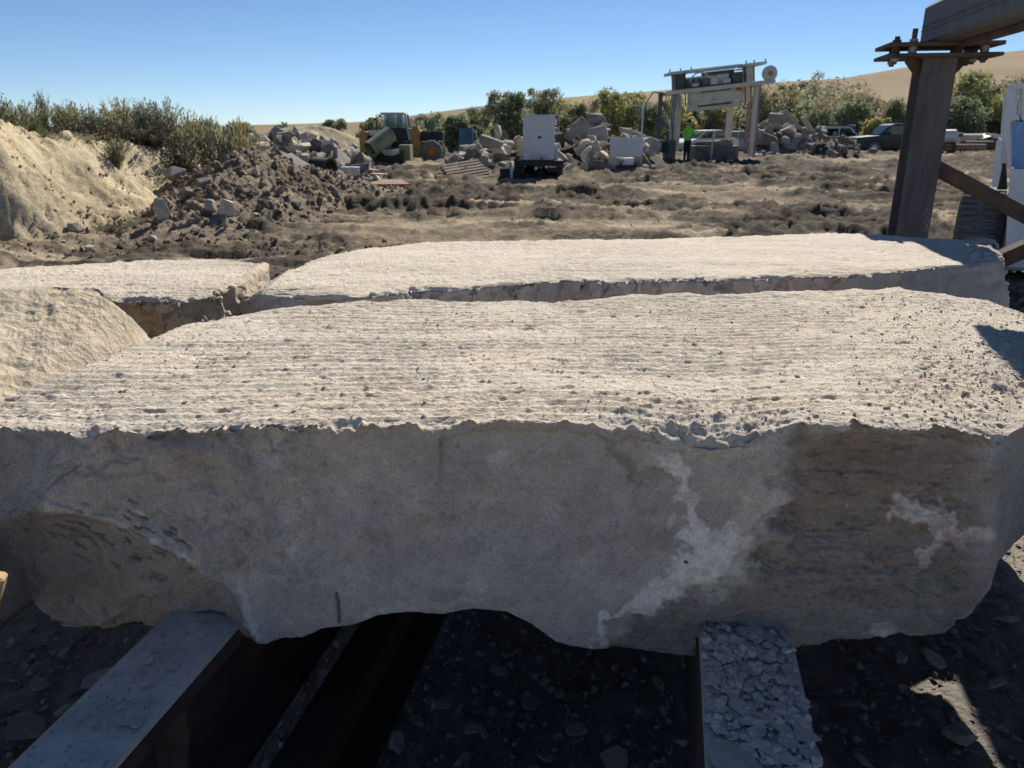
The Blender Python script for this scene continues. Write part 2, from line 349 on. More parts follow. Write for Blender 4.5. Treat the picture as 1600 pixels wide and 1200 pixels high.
# ---- the front slab
YFK = [(-360, 700), (-150, 672), (0, 668), (60, 672), (100, 674), (130, 682), (190, 674), (290, 668), (350, 671), (425, 664), (455, 667), (490, 670), (560, 661), (600, 666), (640, 664), (686, 672), (694, 660), (760, 661), (800, 658), (880, 660), (940, 664), (985, 676), (1030, 690), (1080, 694), (1130, 698), (1180, 690), (1230, 668), (1262, 652), (1300, 650), (1350, 656), (1400, 666), (1430, 668), (1470, 660), (1510, 668), (1545, 684), (1565, 700), (1600, 660), (1680, 640), (1760, 640), (2300, 640)]
YBK = [(-360, 800), (-150, 860), (0, 905), (30, 940), (70, 975), (90, 985), (150, 995), (230, 993), (265, 978), (290, 968), (310, 965), (345, 972), (360, 995), (380, 1006), (400, 1008), (470, 1000), (500, 988), (560, 978), (590, 966), (650, 965), (690, 971), (740, 962), (790, 968), (830, 985), (870, 1015), (920, 1025), (1000, 1030), (1100, 1033), (1180, 1025), (1260, 1015), (1340, 1006), (1400, 998), (1412, 995), (1430, 1003), (1480, 1000), (1530, 970), (1560, 930), (1568, 885), (1600, 855), (1680, 800), (1760, 790), (2300, 790)]
FBK = [(-360, -300, 760), (0, 60, 597), (120, 205, 537), (200, 300, 500), (300, 390, 487), (400, 520, 469), (520, 660, 464), (800, 860, 466), (960, 990, 455), (1100, 1110, 453), (1400, 1400, 445), (1530, 1480, 453), (1600, 1545, 462), (1680, 1620, 490), (1760, 1700, 520), (2300, 2150, 560)]
def interp_k(x, K, i=1): K = np.array(K, float); return np.interp(x, K[:, 0], K[:, i])
pxs = np.concatenate([np.linspace(-360, 1700, 960)[:-1], np.linspace(1700, 2300, 60)]); nU = len(pxs)
FX = pxs; FY = interp_k(pxs, YFK) + 4.0 * vnoise(pxs * .06, pxs * 0, seed=33) + 4.0 * np.round(vnoise(pxs * .035, pxs * 0, seed=35) * 1.6) / 1.6 + 2.0 * vnoise(pxs * .22, pxs * 0, seed=34); BX = interp_k(pxs, FBK, 1); BYp = interp_k(pxs, FBK, 2)
ker = np.ones(9) / 9; BYp = np.convolve(np.pad(BYp, 4, 'edge'), ker, 'valid')
BYp = BYp + 2.0 * vnoise(BX * .03, BX * 0, seed=5)
FYs = interp_k(pxs, [(k[0], 664 if k[0] < 1540 else k[1]) for k in YFK])
yf = (HCAM - ZT) / -ray(800, 664)[2] * ray(800, 664)[1]          # depth of the front face: 1.43 m
Yf = np.full(nU, float(yf)) + .10 * sstep(1560, 1640, pxs) + .05 * sstep(1640, 1760, pxs) + .03 * (1 - sstep(-360, 0, pxs))
FYsm = np.interp(pxs, [-360, 0, 500, 900, 1100, 1230, 1400, 1530, 1600, 1760], [700, 668, 664, 660, 664, 656, 658, 662, 662, 645])
x_, y_, z_ = atY(FX, FYsm, Yf); Fp = np.stack([x_, y_, z_], -1)
x_, y_, z_ = atZ(BX, BYp, ZT); Bp = np.stack([x_, y_, z_], -1)
Yg = Yf + .015 + .10 * sstep(1540, 1640, pxs)
x_, y_, z_ = atY(FX, interp_k(pxs, YBK), Yg); Gp = np.stack([x_, y_, z_], -1)
Kp = Bp.copy(); Kp[:, 1] += .04; Kp[:, 2] = .70
def disp_front(L, nrm, REG, PAR, E):
    x, y, z = L[..., 0], L[..., 1], L[..., 2]; px, py = proj(x, y, z)
    top = (REG == 1).astype(float); front = (REG == 0).astype(float)
    n1 = fbm(x * 3, y * 3, z * 3, oct=5, seed=101); n2 = fbm(x * 14, y * 14, z * 14, oct=4, seed=111, gain=.6); n3 = fbm(x * 60, y * 60, z * 60, oct=2, seed=121)
    tt = np.where(REG == 1, PAR, 0); bb = np.where(REG == 1, 1 - PAR, 1)
    # front face -------------------------------------------------
    dy = np.zeros_like(x)                       # + = away from the camera
    q = 8 * n1
    ridge_y = np.interp(px, [-400, 0, 40, 70, 110, 200, 300, 350, 380, 400, 470], [860, 822, 796, 797, 802, 838, 888, 930, 975, 1003, 1060]) + q
    below = np.clip(py - ridge_y, 0, 400) / 1000
    fm = front * (1 - E)
    bl_ = (fm + (REG == 3) * (1 - E) * PAR ** 2) * (.60 * below * (1 + .25 * n1) * (px < 480)); out_z = bl_ * (z - HCAM) / y; dy += bl_; dy -= fm * .010 * sstep(26, 0, np.abs(py - ridge_y)) * (px < 420) * (px > 30)
    vq = seg_dist(px + 12 * vnoise(px * .05, py * .05, seed=171), py + 12 * vnoise(px * .05, py * .05, seed=173), [(1055, 735, 24), (1072, 765, 8), (1086, 800, 9), (1095, 850, 24), (1115, 880, 26), (1060, 905, 22), (1015, 945, 20), (975, 960, 9), (935, 975, 5), (935, 1005, 7)]); dy -= fm * (.005 * sstep(1.3, .9, vq) * (1 + n2)); dy -= fm * .006 * sstep(1.3, .8, seg_dist(px, py, [(1425, 810, 15), (1480, 825, 18), (1500, 840, 18), (1470, 870, 12)]))
    flaky = sstep(2, .6, seg_dist(px, py, [(60, 830, 30), (160, 840, 45), (260, 880, 30)]))
    fl = vnoise((px * .9 + py * .42) * .045, (py * .9 - px * .42) * .22, seed=131) + .5 * vnoise((px * .9 + py * .42) * .12, (py * .9 - px * .42) * .5, seed=132); dy += fm * flaky * .010 * sstep(.45, .8, fl)
    rb = sstep(0, 1, (px - np.interp(py, [650, 700, 850, 980, 1030], [1245, 1235, 1190, 960, 930]) + q * 5 + 34 * vnoise(px * .02, py * .028, seed=144) + 16 * vnoise(px * .06, py * .08, seed=145)) / 75)       # brown recess on the right
    rb *= 1 - sstep(1500, 1570, px + q)
    dy += fm * rb * (.035 * np.sin(np.clip((py - 660) / 300, 0, 1) * math.pi) + .012 * fbm(x * 5, z * 22, oct=4, seed=141, ridge=True) + .004 * fbm(x * 30, z * 80, oct=3, seed=143))
    ledge = sstep(684, 690, px + q * .2) * (1 - sstep(985, 1010, px)); lw = 12 + 6 * vnoise(px * .02, px * 0, seed=9)
    dy += fm * ledge * .016 * sstep(18, 24 + lw, py - 652) * (1 - sstep(50, 150, py - 652))     # strip standing proud under the rim
    dy -= fm * .02 * sstep(1060, 1120, px + q) * (1 - sstep(1225, 1265, px + q)) * (1 - sstep(860, 960, py))
    fc1, fc2, fcid = worley(x * 9 + 2 * n1, z * 11 + 1.5 * n2, seed=152); facet = (fcid - .5) * .5 + .8 * fc1
    arc = fbm(x * 7 + 2 * n1, z * 5 + 1.5 * n1, oct=4, seed=151, ridge=True)
    lz = 1 - sstep(380, 560, px)
    cq = fbm(x * 9 + .18 * n1, z * 13 + .24 * n1, y * 9, oct=3, seed=181, ridge=True); dy += fm * (.006 * sstep(.55, .9, cq) * (.25 + .75 * lz)); terr = n1 * 5 + n2 * 1.6 + .6 * arc; tf_ = terr - np.floor(terr); terr = np.floor(terr) + sstep(.72, .95, tf_); hk = vnoise(x * 22 + 3 * n1, z * 120 + 5 * n2, y * 20, seed=191); hk2 = vnoise(x * 60, z * 200, seed=192)
    dy += fm * (.0030 * terr * (.35 + .9 * lz + .2 * rb) + rb * (.0045 * sstep(.1, .3, hk) + .002 * hk2) + .0035 * sstep(.45, .7, vnoise(x * 90, z * 90, y * 90, seed=193)) * (.5 + rb))
    fold = np.abs(vnoise(x * 2.6 + .5 * n1, z * 4.2 + .5 * n1, seed=194)) + .45 * np.abs(vnoise(x * 6 - z * 3, z * 8 + .4 * n1, seed=195)); fold2 = np.abs(vnoise(x * 4.1 + z * 2.2, z * 5.3 - x * 1.5 + .6 * n1, seed=196)); dy += fm * (fold * (.024 + .030 * lz) + fold2 * .012)
    dy += fm * (.004 * arc * (.35 + lz) + .009 * n1 + .0065 * n2 * (.6 + .9 * rb + .6 * lz) + .0020 * n3 * (.5 + rb) + .008 * facet * (.35 + .8 * lz) + .0016 * fbm(x * 40, y * 40, z * 110, oct=2, seed=153) * (.3 + rb))
    crack = seg_dist(px, py, [(524, 930, 1.4), (526, 950, 2.2), (529, 978, 1.6)]); dy += fm * .012 * sstep(1.3, .4, crack)
    crack2 = seg_dist(px + .3 * q, py, [(60, 775, 1.4), (85, 752, 2.6), (115, 735, 1.5)]); dy += fm * .008 * sstep(1.3, .4, crack2)
    scoop = (1 - sstep(.5, 1.15, seg_dist(px, py + q * .4, [(960, 690, 34), (1030, 706, 26)]))); 
    # the underside turns away at the bottom edge
    # normals for the rest (top uses z)
    dz = np.zeros_like(x)
    rel = top_relief(x, y, seed=200)
    dz += top * rel * (1 - E)
    dz += top * .007 * fbm(x * 1.3, y * 1.6, oct=2, seed=215)
    # rounding and crumbling of the front rim
    dist = (y - float(yf))
    rim = top * np.exp(-np.clip(dist, 0, 9) / .006); dz -= rim * (.002 + .007 * np.clip(n2 + n3 * .6, 0, 1))
    sag = np.interp(px, [900, 980, 1080, 1180, 1235, 1262], [0, 1, 1, 1, .7, 0]); 
    slope = np.interp(dist, [0, .05, .14, .22], [1, .65, .12, 0]) * sag; dz -= top * slope * .0 
    chip = vnoise(px * .022, py * .05, seed=217); dz -= top * np.exp(-np.clip(dist, 0, 9) / .018) * .014 * sstep(.35, .7, chip)
    rub = sstep(1.1, .5, seg_dist(px, py, [(1000, 640, 40), (1100, 655, 45), (1200, 650, 30)])) + sstep(1.1, .4, seg_dist(px, py, [(1420, 600, 50), (1560, 600, 60), (1600, 560, 60)])) + .6 * sstep(1.1, .4, seg_dist(px, py, [(1380, 480, 40), (1560, 500, 30)]))
    f1, f2, cid = worley(x * 32 + 2 * n1, y * 36, seed=77); dz += top * np.clip(rub, 0, 1) * (.016 * np.clip(.5 - f1, 0, 1) * cid + .004 * n2 * 1.5)
    f1, f2, cid = worley(x * 70, y * 76, seed=78); dz += top * np.clip(rub, 0, 1) * (.008 * np.clip(.5 - f1, 0, 1) * cid)
    kk = np.hanning(41); kk /= kk.sum(); dr_ = FY - FYsm; dsm = np.convolve(np.pad(dr_, 20, 'edge'), kk, 'valid'); sc_ = float(yf) / 1100; drp = np.interp(px, pxs, dr_) * sc_; ds_ = np.interp(px, pxs, dsm) * sc_; dz -= top * (ds_ * np.exp(-np.clip(dist, 0, 9) / .06) + (drp - ds_) * np.exp(-np.clip(dist, 0, 9) / .007))
    brim = top * sstep(.10, 0, bb) ; dz -= brim * (.014 * sstep(.06, 0, bb) + .010 * np.clip(n2, 0, 1)); dz -= top * .02 * sstep(1520, 1620, px) * sstep(.3, 0, bb)
    leftdrop = top * sstep(120, -60, px - (py - 620) * -1.2) 
    out = L.copy(); out[..., 1] += dy; out[..., 2] += dz + out_z - (REG == 2) * (1 - E) * sstep(.3, 0, PAR) * (.016 + .010 * np.clip(n2, 0, 1)); out[..., 0] += bl_ * x / y
    # ragged rim line: the front face's top rows follow the rim's noise in height
    fr = fm * sstep(.90, 1.0, PAR); out[..., 2] -= fr * drp; out[..., 2] += fr * (.007 * n2 + .004 * n3 - .003 - .014 * sstep(.35, .7, chip))
    oth = ((REG >= 2) | (E > 0)).astype(float)
    out += nrm * (oth * (.02 * n1 + .008 * n2))[..., None]
    # colours -----------------------------------------------------
    dc = dust_col(x, y, 300)
    s = STONE * (1 + .24 * n1 + .18 * n2 + .06 * n3 + .16 * facet)[..., None]
    wq = .03 * n1; cr1 = fbm(x * 9 + 6 * wq, z * 13 + 8 * wq, y * 9, oct=3, seed=181, ridge=True); cr2 = fbm(x * 22 + 9 * wq, z * 60 + 9 * wq, oct=3, seed=182, ridge=True)
    ln = sstep(.62, .86, cr1) * (.25 + .75 * lz); ln2 = sstep(.55, .8, cr2) * (.25 + .75 * rb); s = s * (1 - .14 * ln - .22 * ln2)[..., None]; s = s * (1 - .38 * sstep(.1, .3, hk) * rb * sstep(-.4, .3, n2 + n1))[..., None]; s = s * (1 - .16 * sstep(.5, .75, vnoise(x * 90, z * 90, y * 90, seed=193)))[..., None]; hl = sstep(.5, .62, cr1) * (1 - sstep(.62, .7, cr1)) * (.2 + .8 * lz); s = s * (1 + .12 * hl)[..., None]  # shade of cracks, flake steps and pits put into the colour, crack edges lightened
    def mix(c, col, w): w = np.clip(w, 0, 1)[..., None]; return c * (1 - w) + col * w
    bl = sstep(.05, .5, fbm(x * 3.2, z * 4.5, oct=3, seed=161)) * lz * .8 + .5 * sstep(1.2, .4, seg_dist(px, py + q, [(690, 668, 12), (1000, 672, 10)])) + .7 * sstep(1.3, .3, seg_dist(px, py, [(-40, 720, 60), (60, 700, 60), (20, 790, 40)])) + .6 * sstep(1.2, .2, seg_dist(px, py, [(1330, 650, 50), (1390, 665, 30)]))
    s = mix(s, BLUE, bl)
    s = mix(s, BROWN * .92, rb * (.85 + .4 * n1)); s = mix(s, BROWN * .72, rb * sstep(0, .5, fbm(x * 4, z * 18, oct=3, seed=163)) * .6)
    s = mix(s, BROWN * .95, sstep(0, 12, py - ridge_y) * (px < 400) * .75); s = mix(s, BROWN * .6, flaky * sstep(.35, .75, fl) * .8)
    s = mix(s, np.array([.29, .275, .25]), sstep(30, 90, py - np.interp(px, [1000, 1560], [930, 880])) * (px > 1000) * .7)
    stn = fbm(px * .035, py * .05, oct=6, seed=176, gain=.7)
    def st(pts, lo=1.3, hi=.8, wob=1.0): 
        qx = px + 14 * wob * vnoise(px * .05, py * .05, seed=171) + 7 * wob * vnoise(px * .16, py * .16, seed=172); qy = py + 14 * wob * vnoise(px * .05, py * .05, seed=173) + 7 * wob * vnoise(px * .16, py * .16, seed=174)
        e = seg_dist(qx, qy, pts); k = .72 * sstep(lo, hi + .2, e + .75 * stn) + .28 * sstep(lo + .7, hi * .6, e + .5 * stn); return np.clip(k, 0, 1) * (.50 + .50 * sstep(-.35, .25, stn + .5 * n3))
    s = mix(s, WHITE, 1.0 * st([(1055, 735, 24), (1072, 765, 8), (1086, 800, 9), (1088, 840, 16)]))
    s = mix(s, WHITE * 1.1, 1.1 * st([(1095, 850, 22), (1140, 850, 22), (1115, 880, 26), (1060, 905, 22), (1015, 945, 20), (975, 960, 9), (935, 975, 5), (935, 1005, 7)]))
    s = mix(s, WHITE, .45 * st([(1110, 925, 20), (1140, 905, 18), (1190, 885, 6)])); s = mix(s, WHITE, .35 * st([(1180, 800, 26), (1200, 770, 20)]))
    s = mix(s, np.array([.80, .66, .56]), 1.05 * st([(1425, 810, 15), (1480, 825, 18), (1500, 840, 18), (1470, 870, 12), (1440, 890, 7)])); s = mix(s, np.array([.80, .67, .57]), 1.0 * st([(1520, 860, 9), (1562, 838, 7)], wob=.5))
    s = mix(s, np.array([.36, .27, .215]), .55 * st([(1180, 945, 10), (1300, 915, 16), (1420, 890, 14), (1550, 860, 8)], 2, .2))
    s = mix(s, WHITE * .9, .75 * st([(38, 755, 6), (50, 775, 10), (75, 797, 6), (110, 805, 3), (160, 822, 4), (200, 838, 4), (240, 858, 4), (300, 884, 3)], 1.6, .5, .35) * sstep(-.5, .2, vnoise(px * .035, py * .0, seed=175)))
    s = mix(s, WHITE * .85, .7 * st([(355, 925, 5), (375, 950, 4), (392, 985, 9), (400, 1000, 6)], wob=.5)); s = mix(s, WHITE * .85, .6 * st([(580, 962, 6), (640, 958, 7), (690, 955, 8), (720, 950, 3)], wob=.6)); s = mix(s, WHITE * .8, .7 * st([(748, 912, 6), (744, 928, 8)], wob=.5))
    for a, b, r in ((527, 787, 4), (1046, 820, 6), (776, 722, 6), (448, 762, 5), (782, 715, 3), (205, 815, 5), (1050, 812, 4), (870, 800, 2), (1380, 990, 14)): s = mix(s, WHITE * .9, .7 * st([(a, b, r), (a + 3, b + 1, r)], wob=.35))
    s = mix(s, np.array([.05, .045, .04]), sstep(1.2, .6, seg_dist(px, py, [(1072, 879, 3), (1073, 880, 3)]))); s = mix(s, WHITE * .75, .6 * sstep(20, 4, py - interp_k(px, YFK)) * sstep(960, 1010, px) * sstep(-.2, .4, n1 + n2))
    s = mix(s, np.array([.20, .165, .10]), .5 * st([(940, 690, 6), (1000, 745, 9), (1060, 762, 6)])); s = mix(s, STONE * .62, crack < 1.3)
    s = mix(s, DUST * .85, fr * sstep(.0, .5, n2 + .4))
    spk = vnoise(x * 160, z * 160, y * 160, seed=177); s = mix(s, WHITE, .5 * sstep(.88, .97, spk))
    C = np.where((REG == 1)[..., None], dc, s)
    C = C * (1 - .10 * (top * sstep(.3, .7, n2)))[..., None]
    return out, C
MS = mat_attr('limestone_face', fine=200, amt=.24, bump=.8, bscale=90, dist=.010, mid=22, midamt=.14)
MT = mat_attr('limestone_top', fine=230, amt=.24, bump=1.0, bscale=190, dist=.0048, mid=24, midamt=.10, stretch=(.6, 1, 1))
def two_mats(me, REG, E):
    m = ((REG == 1) & (E == 0)); fm_ = m[:-1, :].astype(np.int32).ravel(); me.polygons.foreach_set('material_index', fm_); me.update()
me, FL, FN, FREG, FPAR, FE = slab_mesh('front_slab', Fp, Bp, Gp, Kp, 260, 330, 20, 16, disp_front, caps=(8, .06, 14))
two_mats(me, FREG, FE)
front_slab = tag(link('quarry_block', me, [MS, MT]), 'largest limestone slab across the front, grooved dusty top and shaded broken front face', 'stone block', 'quarried slabs laid on the support beams')
# ---- the other slabs
def other_slab(label, Fk, Bk, thick, n, nf, ntp, seed, face_col, back=.05, topdust=1.0, lean=.06, tilt_face=False, nb_=10, capb=.05, capn=22, groove=1.0):
    F = densify(Fk, n); B = densify(Bk, n)
    Fp = np.stack(atZ(F[:, 0], F[:, 1] + 1.2 * vnoise(F[:, 0] * .05, F[:, 0] * 0, seed=seed), F[:, 2]), -1); Bp = np.stack(atZ(B[:, 0], B[:, 1] + 1.2 * vnoise(B[:, 0] * .06, B[:, 0] * 0, seed=seed + 1), B[:, 2]), -1)
    Gp = Fp.copy(); Gp[:, 1] += lean; Gp[:, 2] = Fp[:, 2] - thick + .04 * vnoise(Fp[:, 0] * 3, Fp[:, 0] * 0, seed=seed + 2); Kp = Bp.copy(); Kp[:, 1] -= back; Kp[:, 2] = Gp[:, 2]
    y0 = Fp[:, 1]
    def disp(L, nrm, REG, PAR, E):
        x, y, z = L[..., 0], L[..., 1], L[..., 2]; px, py = proj(x, y, z); top = ((REG == 1) & (E == 0)).astype(float)
        n1 = fbm(x * 3, y * 3, z * 3, oct=5, seed=seed + 3); n2 = fbm(x * 13, y * 13, z * 13, oct=4, seed=seed + 4, gain=.6)
        out = L.copy(); tr = top_relief(x, y, seed=seed + 40) * groove
        tl_ = .25 if tilt_face else 1.0
        if tilt_face: tr = .3 * tr + .010 * fbm(x * 14 + y * 10, y * 9 - x * 6, z * 8, oct=5, seed=seed + 9, gain=.6, ridge=True) + .02 * n1
        out[..., 2] += top * (tr + .010 * fbm(x * 1.3, y * 1.6, oct=2, seed=seed + 5)); out[..., 2] -= top * (.012 * sstep(.05, 0, 1 - PAR) + .012 * sstep(.04, 0, PAR) + .02 * sstep(.12, 0, PAR) * sstep(.1, .6, n1 + n2 * .5))
        out[..., 2] -= (REG == 2) * (E == 0) * .014 * sstep(.4, 0, PAR); w = (1 - top) * np.where(REG == 2, sstep(0, .5, PAR), 1); f1, f2, cid = worley(x * 6 + 2 * n1, z * 8 + y * 3 + 2 * n2, seed=seed + 7); ch = fbm(x * 6, z * 7, y * 6, oct=4, seed=seed + 6, ridge=True)
        out += nrm * (tl_ * w * (.030 * n1 + .016 * n2 + .014 * ch + .03 * (cid - .5)))[..., None]; rimc = top * np.exp(-PAR * 22); out[..., 2] -= rimc * (.035 * sstep(0, .5, n1 + .7 * n2) + .02 * (cid > .6)); out[..., 1] -= 0
        s = face_col * (1 + .15 * n1 + .12 * n2)[..., None]; dc = dust_col(x, y, seed + 30) * topdust
        if tilt_face: dc = dc * np.array([.93, .90, .82]) * (1 - .25 * sstep(.1, .6, n2))[..., None]
        return out, np.where((REG == 1)[..., None] & (E == 0)[..., None], dc, s)
    me, L2, _, RG_, _, E_ = slab_mesh('slab', Fp, Bp, Gp, Kp, nf, ntp, nb_, nb_, disp, caps=(6, capb, capn)); two_mats(me, RG_, E_)
    return tag(link('quarry_block', me, [MS, MS if tilt_face else MT]), label, 'stone block', 'quarried slabs laid on the support beams'), L2
Z2 = ZT
slab2, L2b = other_slab('second limestone slab lying behind the front one, right end in beam shadow',
    [(388, 468, Z2 - .05), (405, 462, Z2 - .01), (480, 462, Z2), (560, 462, Z2), (640, 452, Z2), (700, 450, Z2), (790, 443, Z2), (870, 436, Z2), (950, 440, Z2), (1030, 436, Z2), (1120, 436, Z2), (1220, 432, Z2), (1330, 430, Z2), (1440, 418, Z2), (1520, 412, Z2)],
    [(432, 436, Z2 - .04), (455, 422, Z2), (500, 404, Z2), (560, 389, Z2), (640, 379, Z2), (720, 376, Z2), (790, 374, Z2), (880, 372, Z2), (960, 373, Z2), (1050, 369, Z2), (1150, 367, Z2), (1250, 364, Z2), (1350, 363, Z2), (1440, 367, Z2), (1505, 372, Z2)],
    .50, 620, 60, 110, 400, STONE * 1.05, capb=.16, lean=-.10)
slab3, L3 = other_slab('limestone slab at the back left with a bright sunlit broken end',
    [(-330, 510, Z2), (-100, 490, Z2), (60, 478, Z2), (170, 468, Z2), (215, 466, Z2), (250, 468, Z2), (275, 470, Z2), (320, 462, Z2), (352, 448, Z2)],
    [(-330, 432, Z2), (-100, 424, Z2), (20, 417, Z2), (110, 412, Z2), (200, 406, Z2), (270, 404, Z2), (330, 403, Z2), (375, 407, Z2), (408, 411, Z2)],
    .50, 420, 60, 110, 500, np.array([.55, .46, .35]), capb=.07, capn=26)
slab4, L4 = other_slab('tilted limestone slab on the left with its rough sloping side in the sun',
    [(-330, 830, 1.05), (-150, 740, 1.06), (0, 642, 1.08), (60, 620, 1.08), (120, 596, 1.08), (180, 572, 1.07), (238, 548, 1.07)],
    [(-330, 448, 1.27), (-150, 444, 1.275), (0, 443, 1.275), (100, 442, 1.275), (152, 445, 1.27), (172, 462, 1.24), (205, 490, 1.18), (234, 526, 1.08)],
    .22, 420, 24, 200, 600, np.array([.40, .33, .25]), tilt_face=True, capb=.03)
# ================================================================ LOOSE STONE MESHES
def rock_mesh(name, seed, sx=1, sy=1, sz=1, rough=.12, blocky=.6, col=None):
    """angular broken block: a subdivided cube/ball blend cut by random planes"""
    rs = np.random.default_rng(seed); import bmesh
    b = bmesh.new(); pts = []
    n = 14
    for i in range(n):
        v = rs.normal(size=3); v /= np.linalg.norm(v); k = np.max(np.abs(v)); v = v * (1 - blocky) + (v / k) * blocky * .8
        v += rs.normal(size=3) * rough * .4; pts.append(v * np.array([sx, sy, sz]) * .5)
    for p in pts: b.verts.new(p)
    bmesh.ops.convex_hull(b, input=b.verts); bmesh.ops.dissolve_limit(b, angle_limit=.25, verts=b.verts, edges=b.edges)
    lo = [e for e in b.edges]; bmesh.ops.bevel(b, geom=lo, offset=.025 * min(sx, sy, sz), segments=1, affect='EDGES', clamp_overlap=True)
    bmesh.ops.recalc_face_normals(b, faces=b.faces); me = bpy.data.meshes.new(name); b.to_mesh(me); b.free(); return me
def mesh_tris(me):
    me.calc_loop_triangles(); V = np.empty(len(me.vertices) * 3, np.float32); me.vertices.foreach_get('co', V)
    T = np.empty(len(me.loop_triangles) * 3, np.int32); me.loop_triangles.foreach_get('vertices', T); return V.reshape(-1, 3), T.reshape(-1, 3)
def rotmats(rx, ry, rz):
    cx, sx, cy, sy, cz, sz = np.cos(rx), np.sin(rx), np.cos(ry), np.sin(ry), np.cos(rz), np.sin(rz)
    Mx = np.zeros((len(rx), 3, 3)); Mx[:, 0, 0] = 1; Mx[:, 1, 1] = cx; Mx[:, 1, 2] = -sx; Mx[:, 2, 1] = sx; Mx[:, 2, 2] = cx
    My = np.zeros_like(Mx); My[:, 1, 1] = 1; My[:, 0, 0] = cy; My[:, 0, 2] = sy; My[:, 2, 0] = -sy; My[:, 2, 2] = cy
    Mz = np.zeros_like(Mx); Mz[:, 2, 2] = 1; Mz[:, 0, 0] = cz; Mz[:, 0, 1] = -sz; Mz[:, 1, 0] = sz; Mz[:, 1, 1] = cz
    return Mz @ My @ Mx
def scatter_join(name, protos, P, S, ROT, mat, cols, label, kind='stuff', parent=None, smooth=False):
    """many tiny loose pieces as one mesh: P (n,3), S (n,) or (n,3), ROT (n,3), cols (n,3)"""
    n = len(P); S = np.asarray(S); S = S[:, None] * np.ones(3) if S.ndim == 1 else S; M = rotmats(ROT[:, 0], ROT[:, 1], ROT[:, 2]); which = RNG.integers(0, len(protos), n)
    Vs, Fs, Cs = [], [], []; off = 0
    for k, (V, T) in enumerate(protos):
        idx = np.where(which == k)[0]
        if not len(idx): continue
        W = np.einsum('nij,nvj->nvi', M[idx], V[None] * S[idx][:, None, :]) + P[idx][:, None, :]
        Vs.append(W.reshape(-1, 3)); Fs.append((T[None] + (np.arange(len(idx)) * len(V))[:, None, None] + off).reshape(-1, 3)); Cs.append(np.repeat(cols[idx], len(V), 0)); off += W.shape[0] * W.shape[1]
    me = mesh_np(name, np.concatenate(Vs), np.concatenate(Fs), smooth=smooth, color=np.concatenate(Cs)); return tag(link(name, me, mat, parent), label, kind=kind)
FLAKES = [rock_mesh('flake', 50 + i, 1, .5 + .35 * (i % 3), .16 + .1 * (i % 2), blocky=.3) for i in range(7)]
CHIPS = [rock_mesh('chip', 80 + i, 1, .8, .6, blocky=.35) for i in range(6)]
def tiny_rock(seed, sx=1, sy=.8, sz=.6):
    rs = np.random.default_rng(seed); import bmesh
    b = bmesh.new(); q = rs.normal(size=(13, 3)); q /= np.linalg.norm(q, axis=1, keepdims=True); [b.verts.new(p) for p in q * (.38 + .14 * rs.random((13, 1))) * np.array([sx, sy, sz * 1.15])]; bmesh.ops.convex_hull(b, input=b.verts); bmesh.ops.recalc_face_normals(b, faces=b.faces); me = bpy.data.meshes.new('clod'); b.to_mesh(me); b.free(); return me
TR_ = [mesh_tris(tiny_rock(300 + i)) for i in range(9)]
PF = [mesh_tris(m) for m in FLAKES]; PC = [mesh_tris(m) for m in CHIPS]
M_CHIP = mat_attr('stone_chips', fine=90, amt=.2, bump=.4, bscale=120, dist=.003, mid=20)
M_SHALE = mat_mottle('dark_shale', [(.20, .18, .17), (.27, .25, .23), (.33, .30, .28)], scale=9, bump=.5, bscale=70, rnd=.25, dist=.004)
M_PALE = mat_mottle('pale_stone', [(.34, .30, .25), (.46, .41, .34), (.55, .50, .42)], scale=6, bump=.5, bscale=60, rnd=.18, dist=.006)
for m_ in FLAKES + CHIPS[:1]: m_.materials.append(M_SHALE)
PCH = [m_.copy() for m_ in CHIPS]
for m_ in PCH: m_.materials.clear(); m_.materials.append(M_PALE)
# ---- dark shale rubble under and around the slabs
n = 17000; yy = RNG.uniform(1.15, 3.6, n) ** 1; xx = RNG.uniform(-1, 1, n) * (yy * .8 + .35); size = .007 + .036 * RNG.random(n) ** 5
zz = ground_base(xx, yy)[0] + .012 + size * .1
cols = np.array([.23, .205, .185]) * (.8 + .4 * RNG.random(n))[:, None]; cols[:, 0] *= 1 + .15 * RNG.random(n)
scatter_join('rubble', PF + PC[:3], np.stack([xx, yy, zz], -1), size, np.stack([RNG.normal(0, .35, n), RNG.normal(0, .35, n), RNG.uniform(0, 6.28, n)], -1), M_CHIP, cols, 'dark broken shale rubble covering the ground under the slabs')
spots = [(1410, 1020, .055), (1500, 1145, .075), (1385, 960, .05), (1560, 1060, .06), (1330, 1090, .05), (1460, 1020, .06), (1575, 960, .07), (1350, 1180, .06), (690, 1090, .05), (830, 1090, .05), (740, 1130, .06), (900, 1130, .055), (960, 1180, .06), (1030, 1060, .05), (620, 1150, .07), (560, 1120, .07), (150, 1050, .07), (100, 1010, .05), (60, 1060, .05), (40, 1130, .08), (100, 1100, .06), (220, 1010, .05), (850, 1170, .05), (780, 1040, .04), (1060, 1150, .06)]
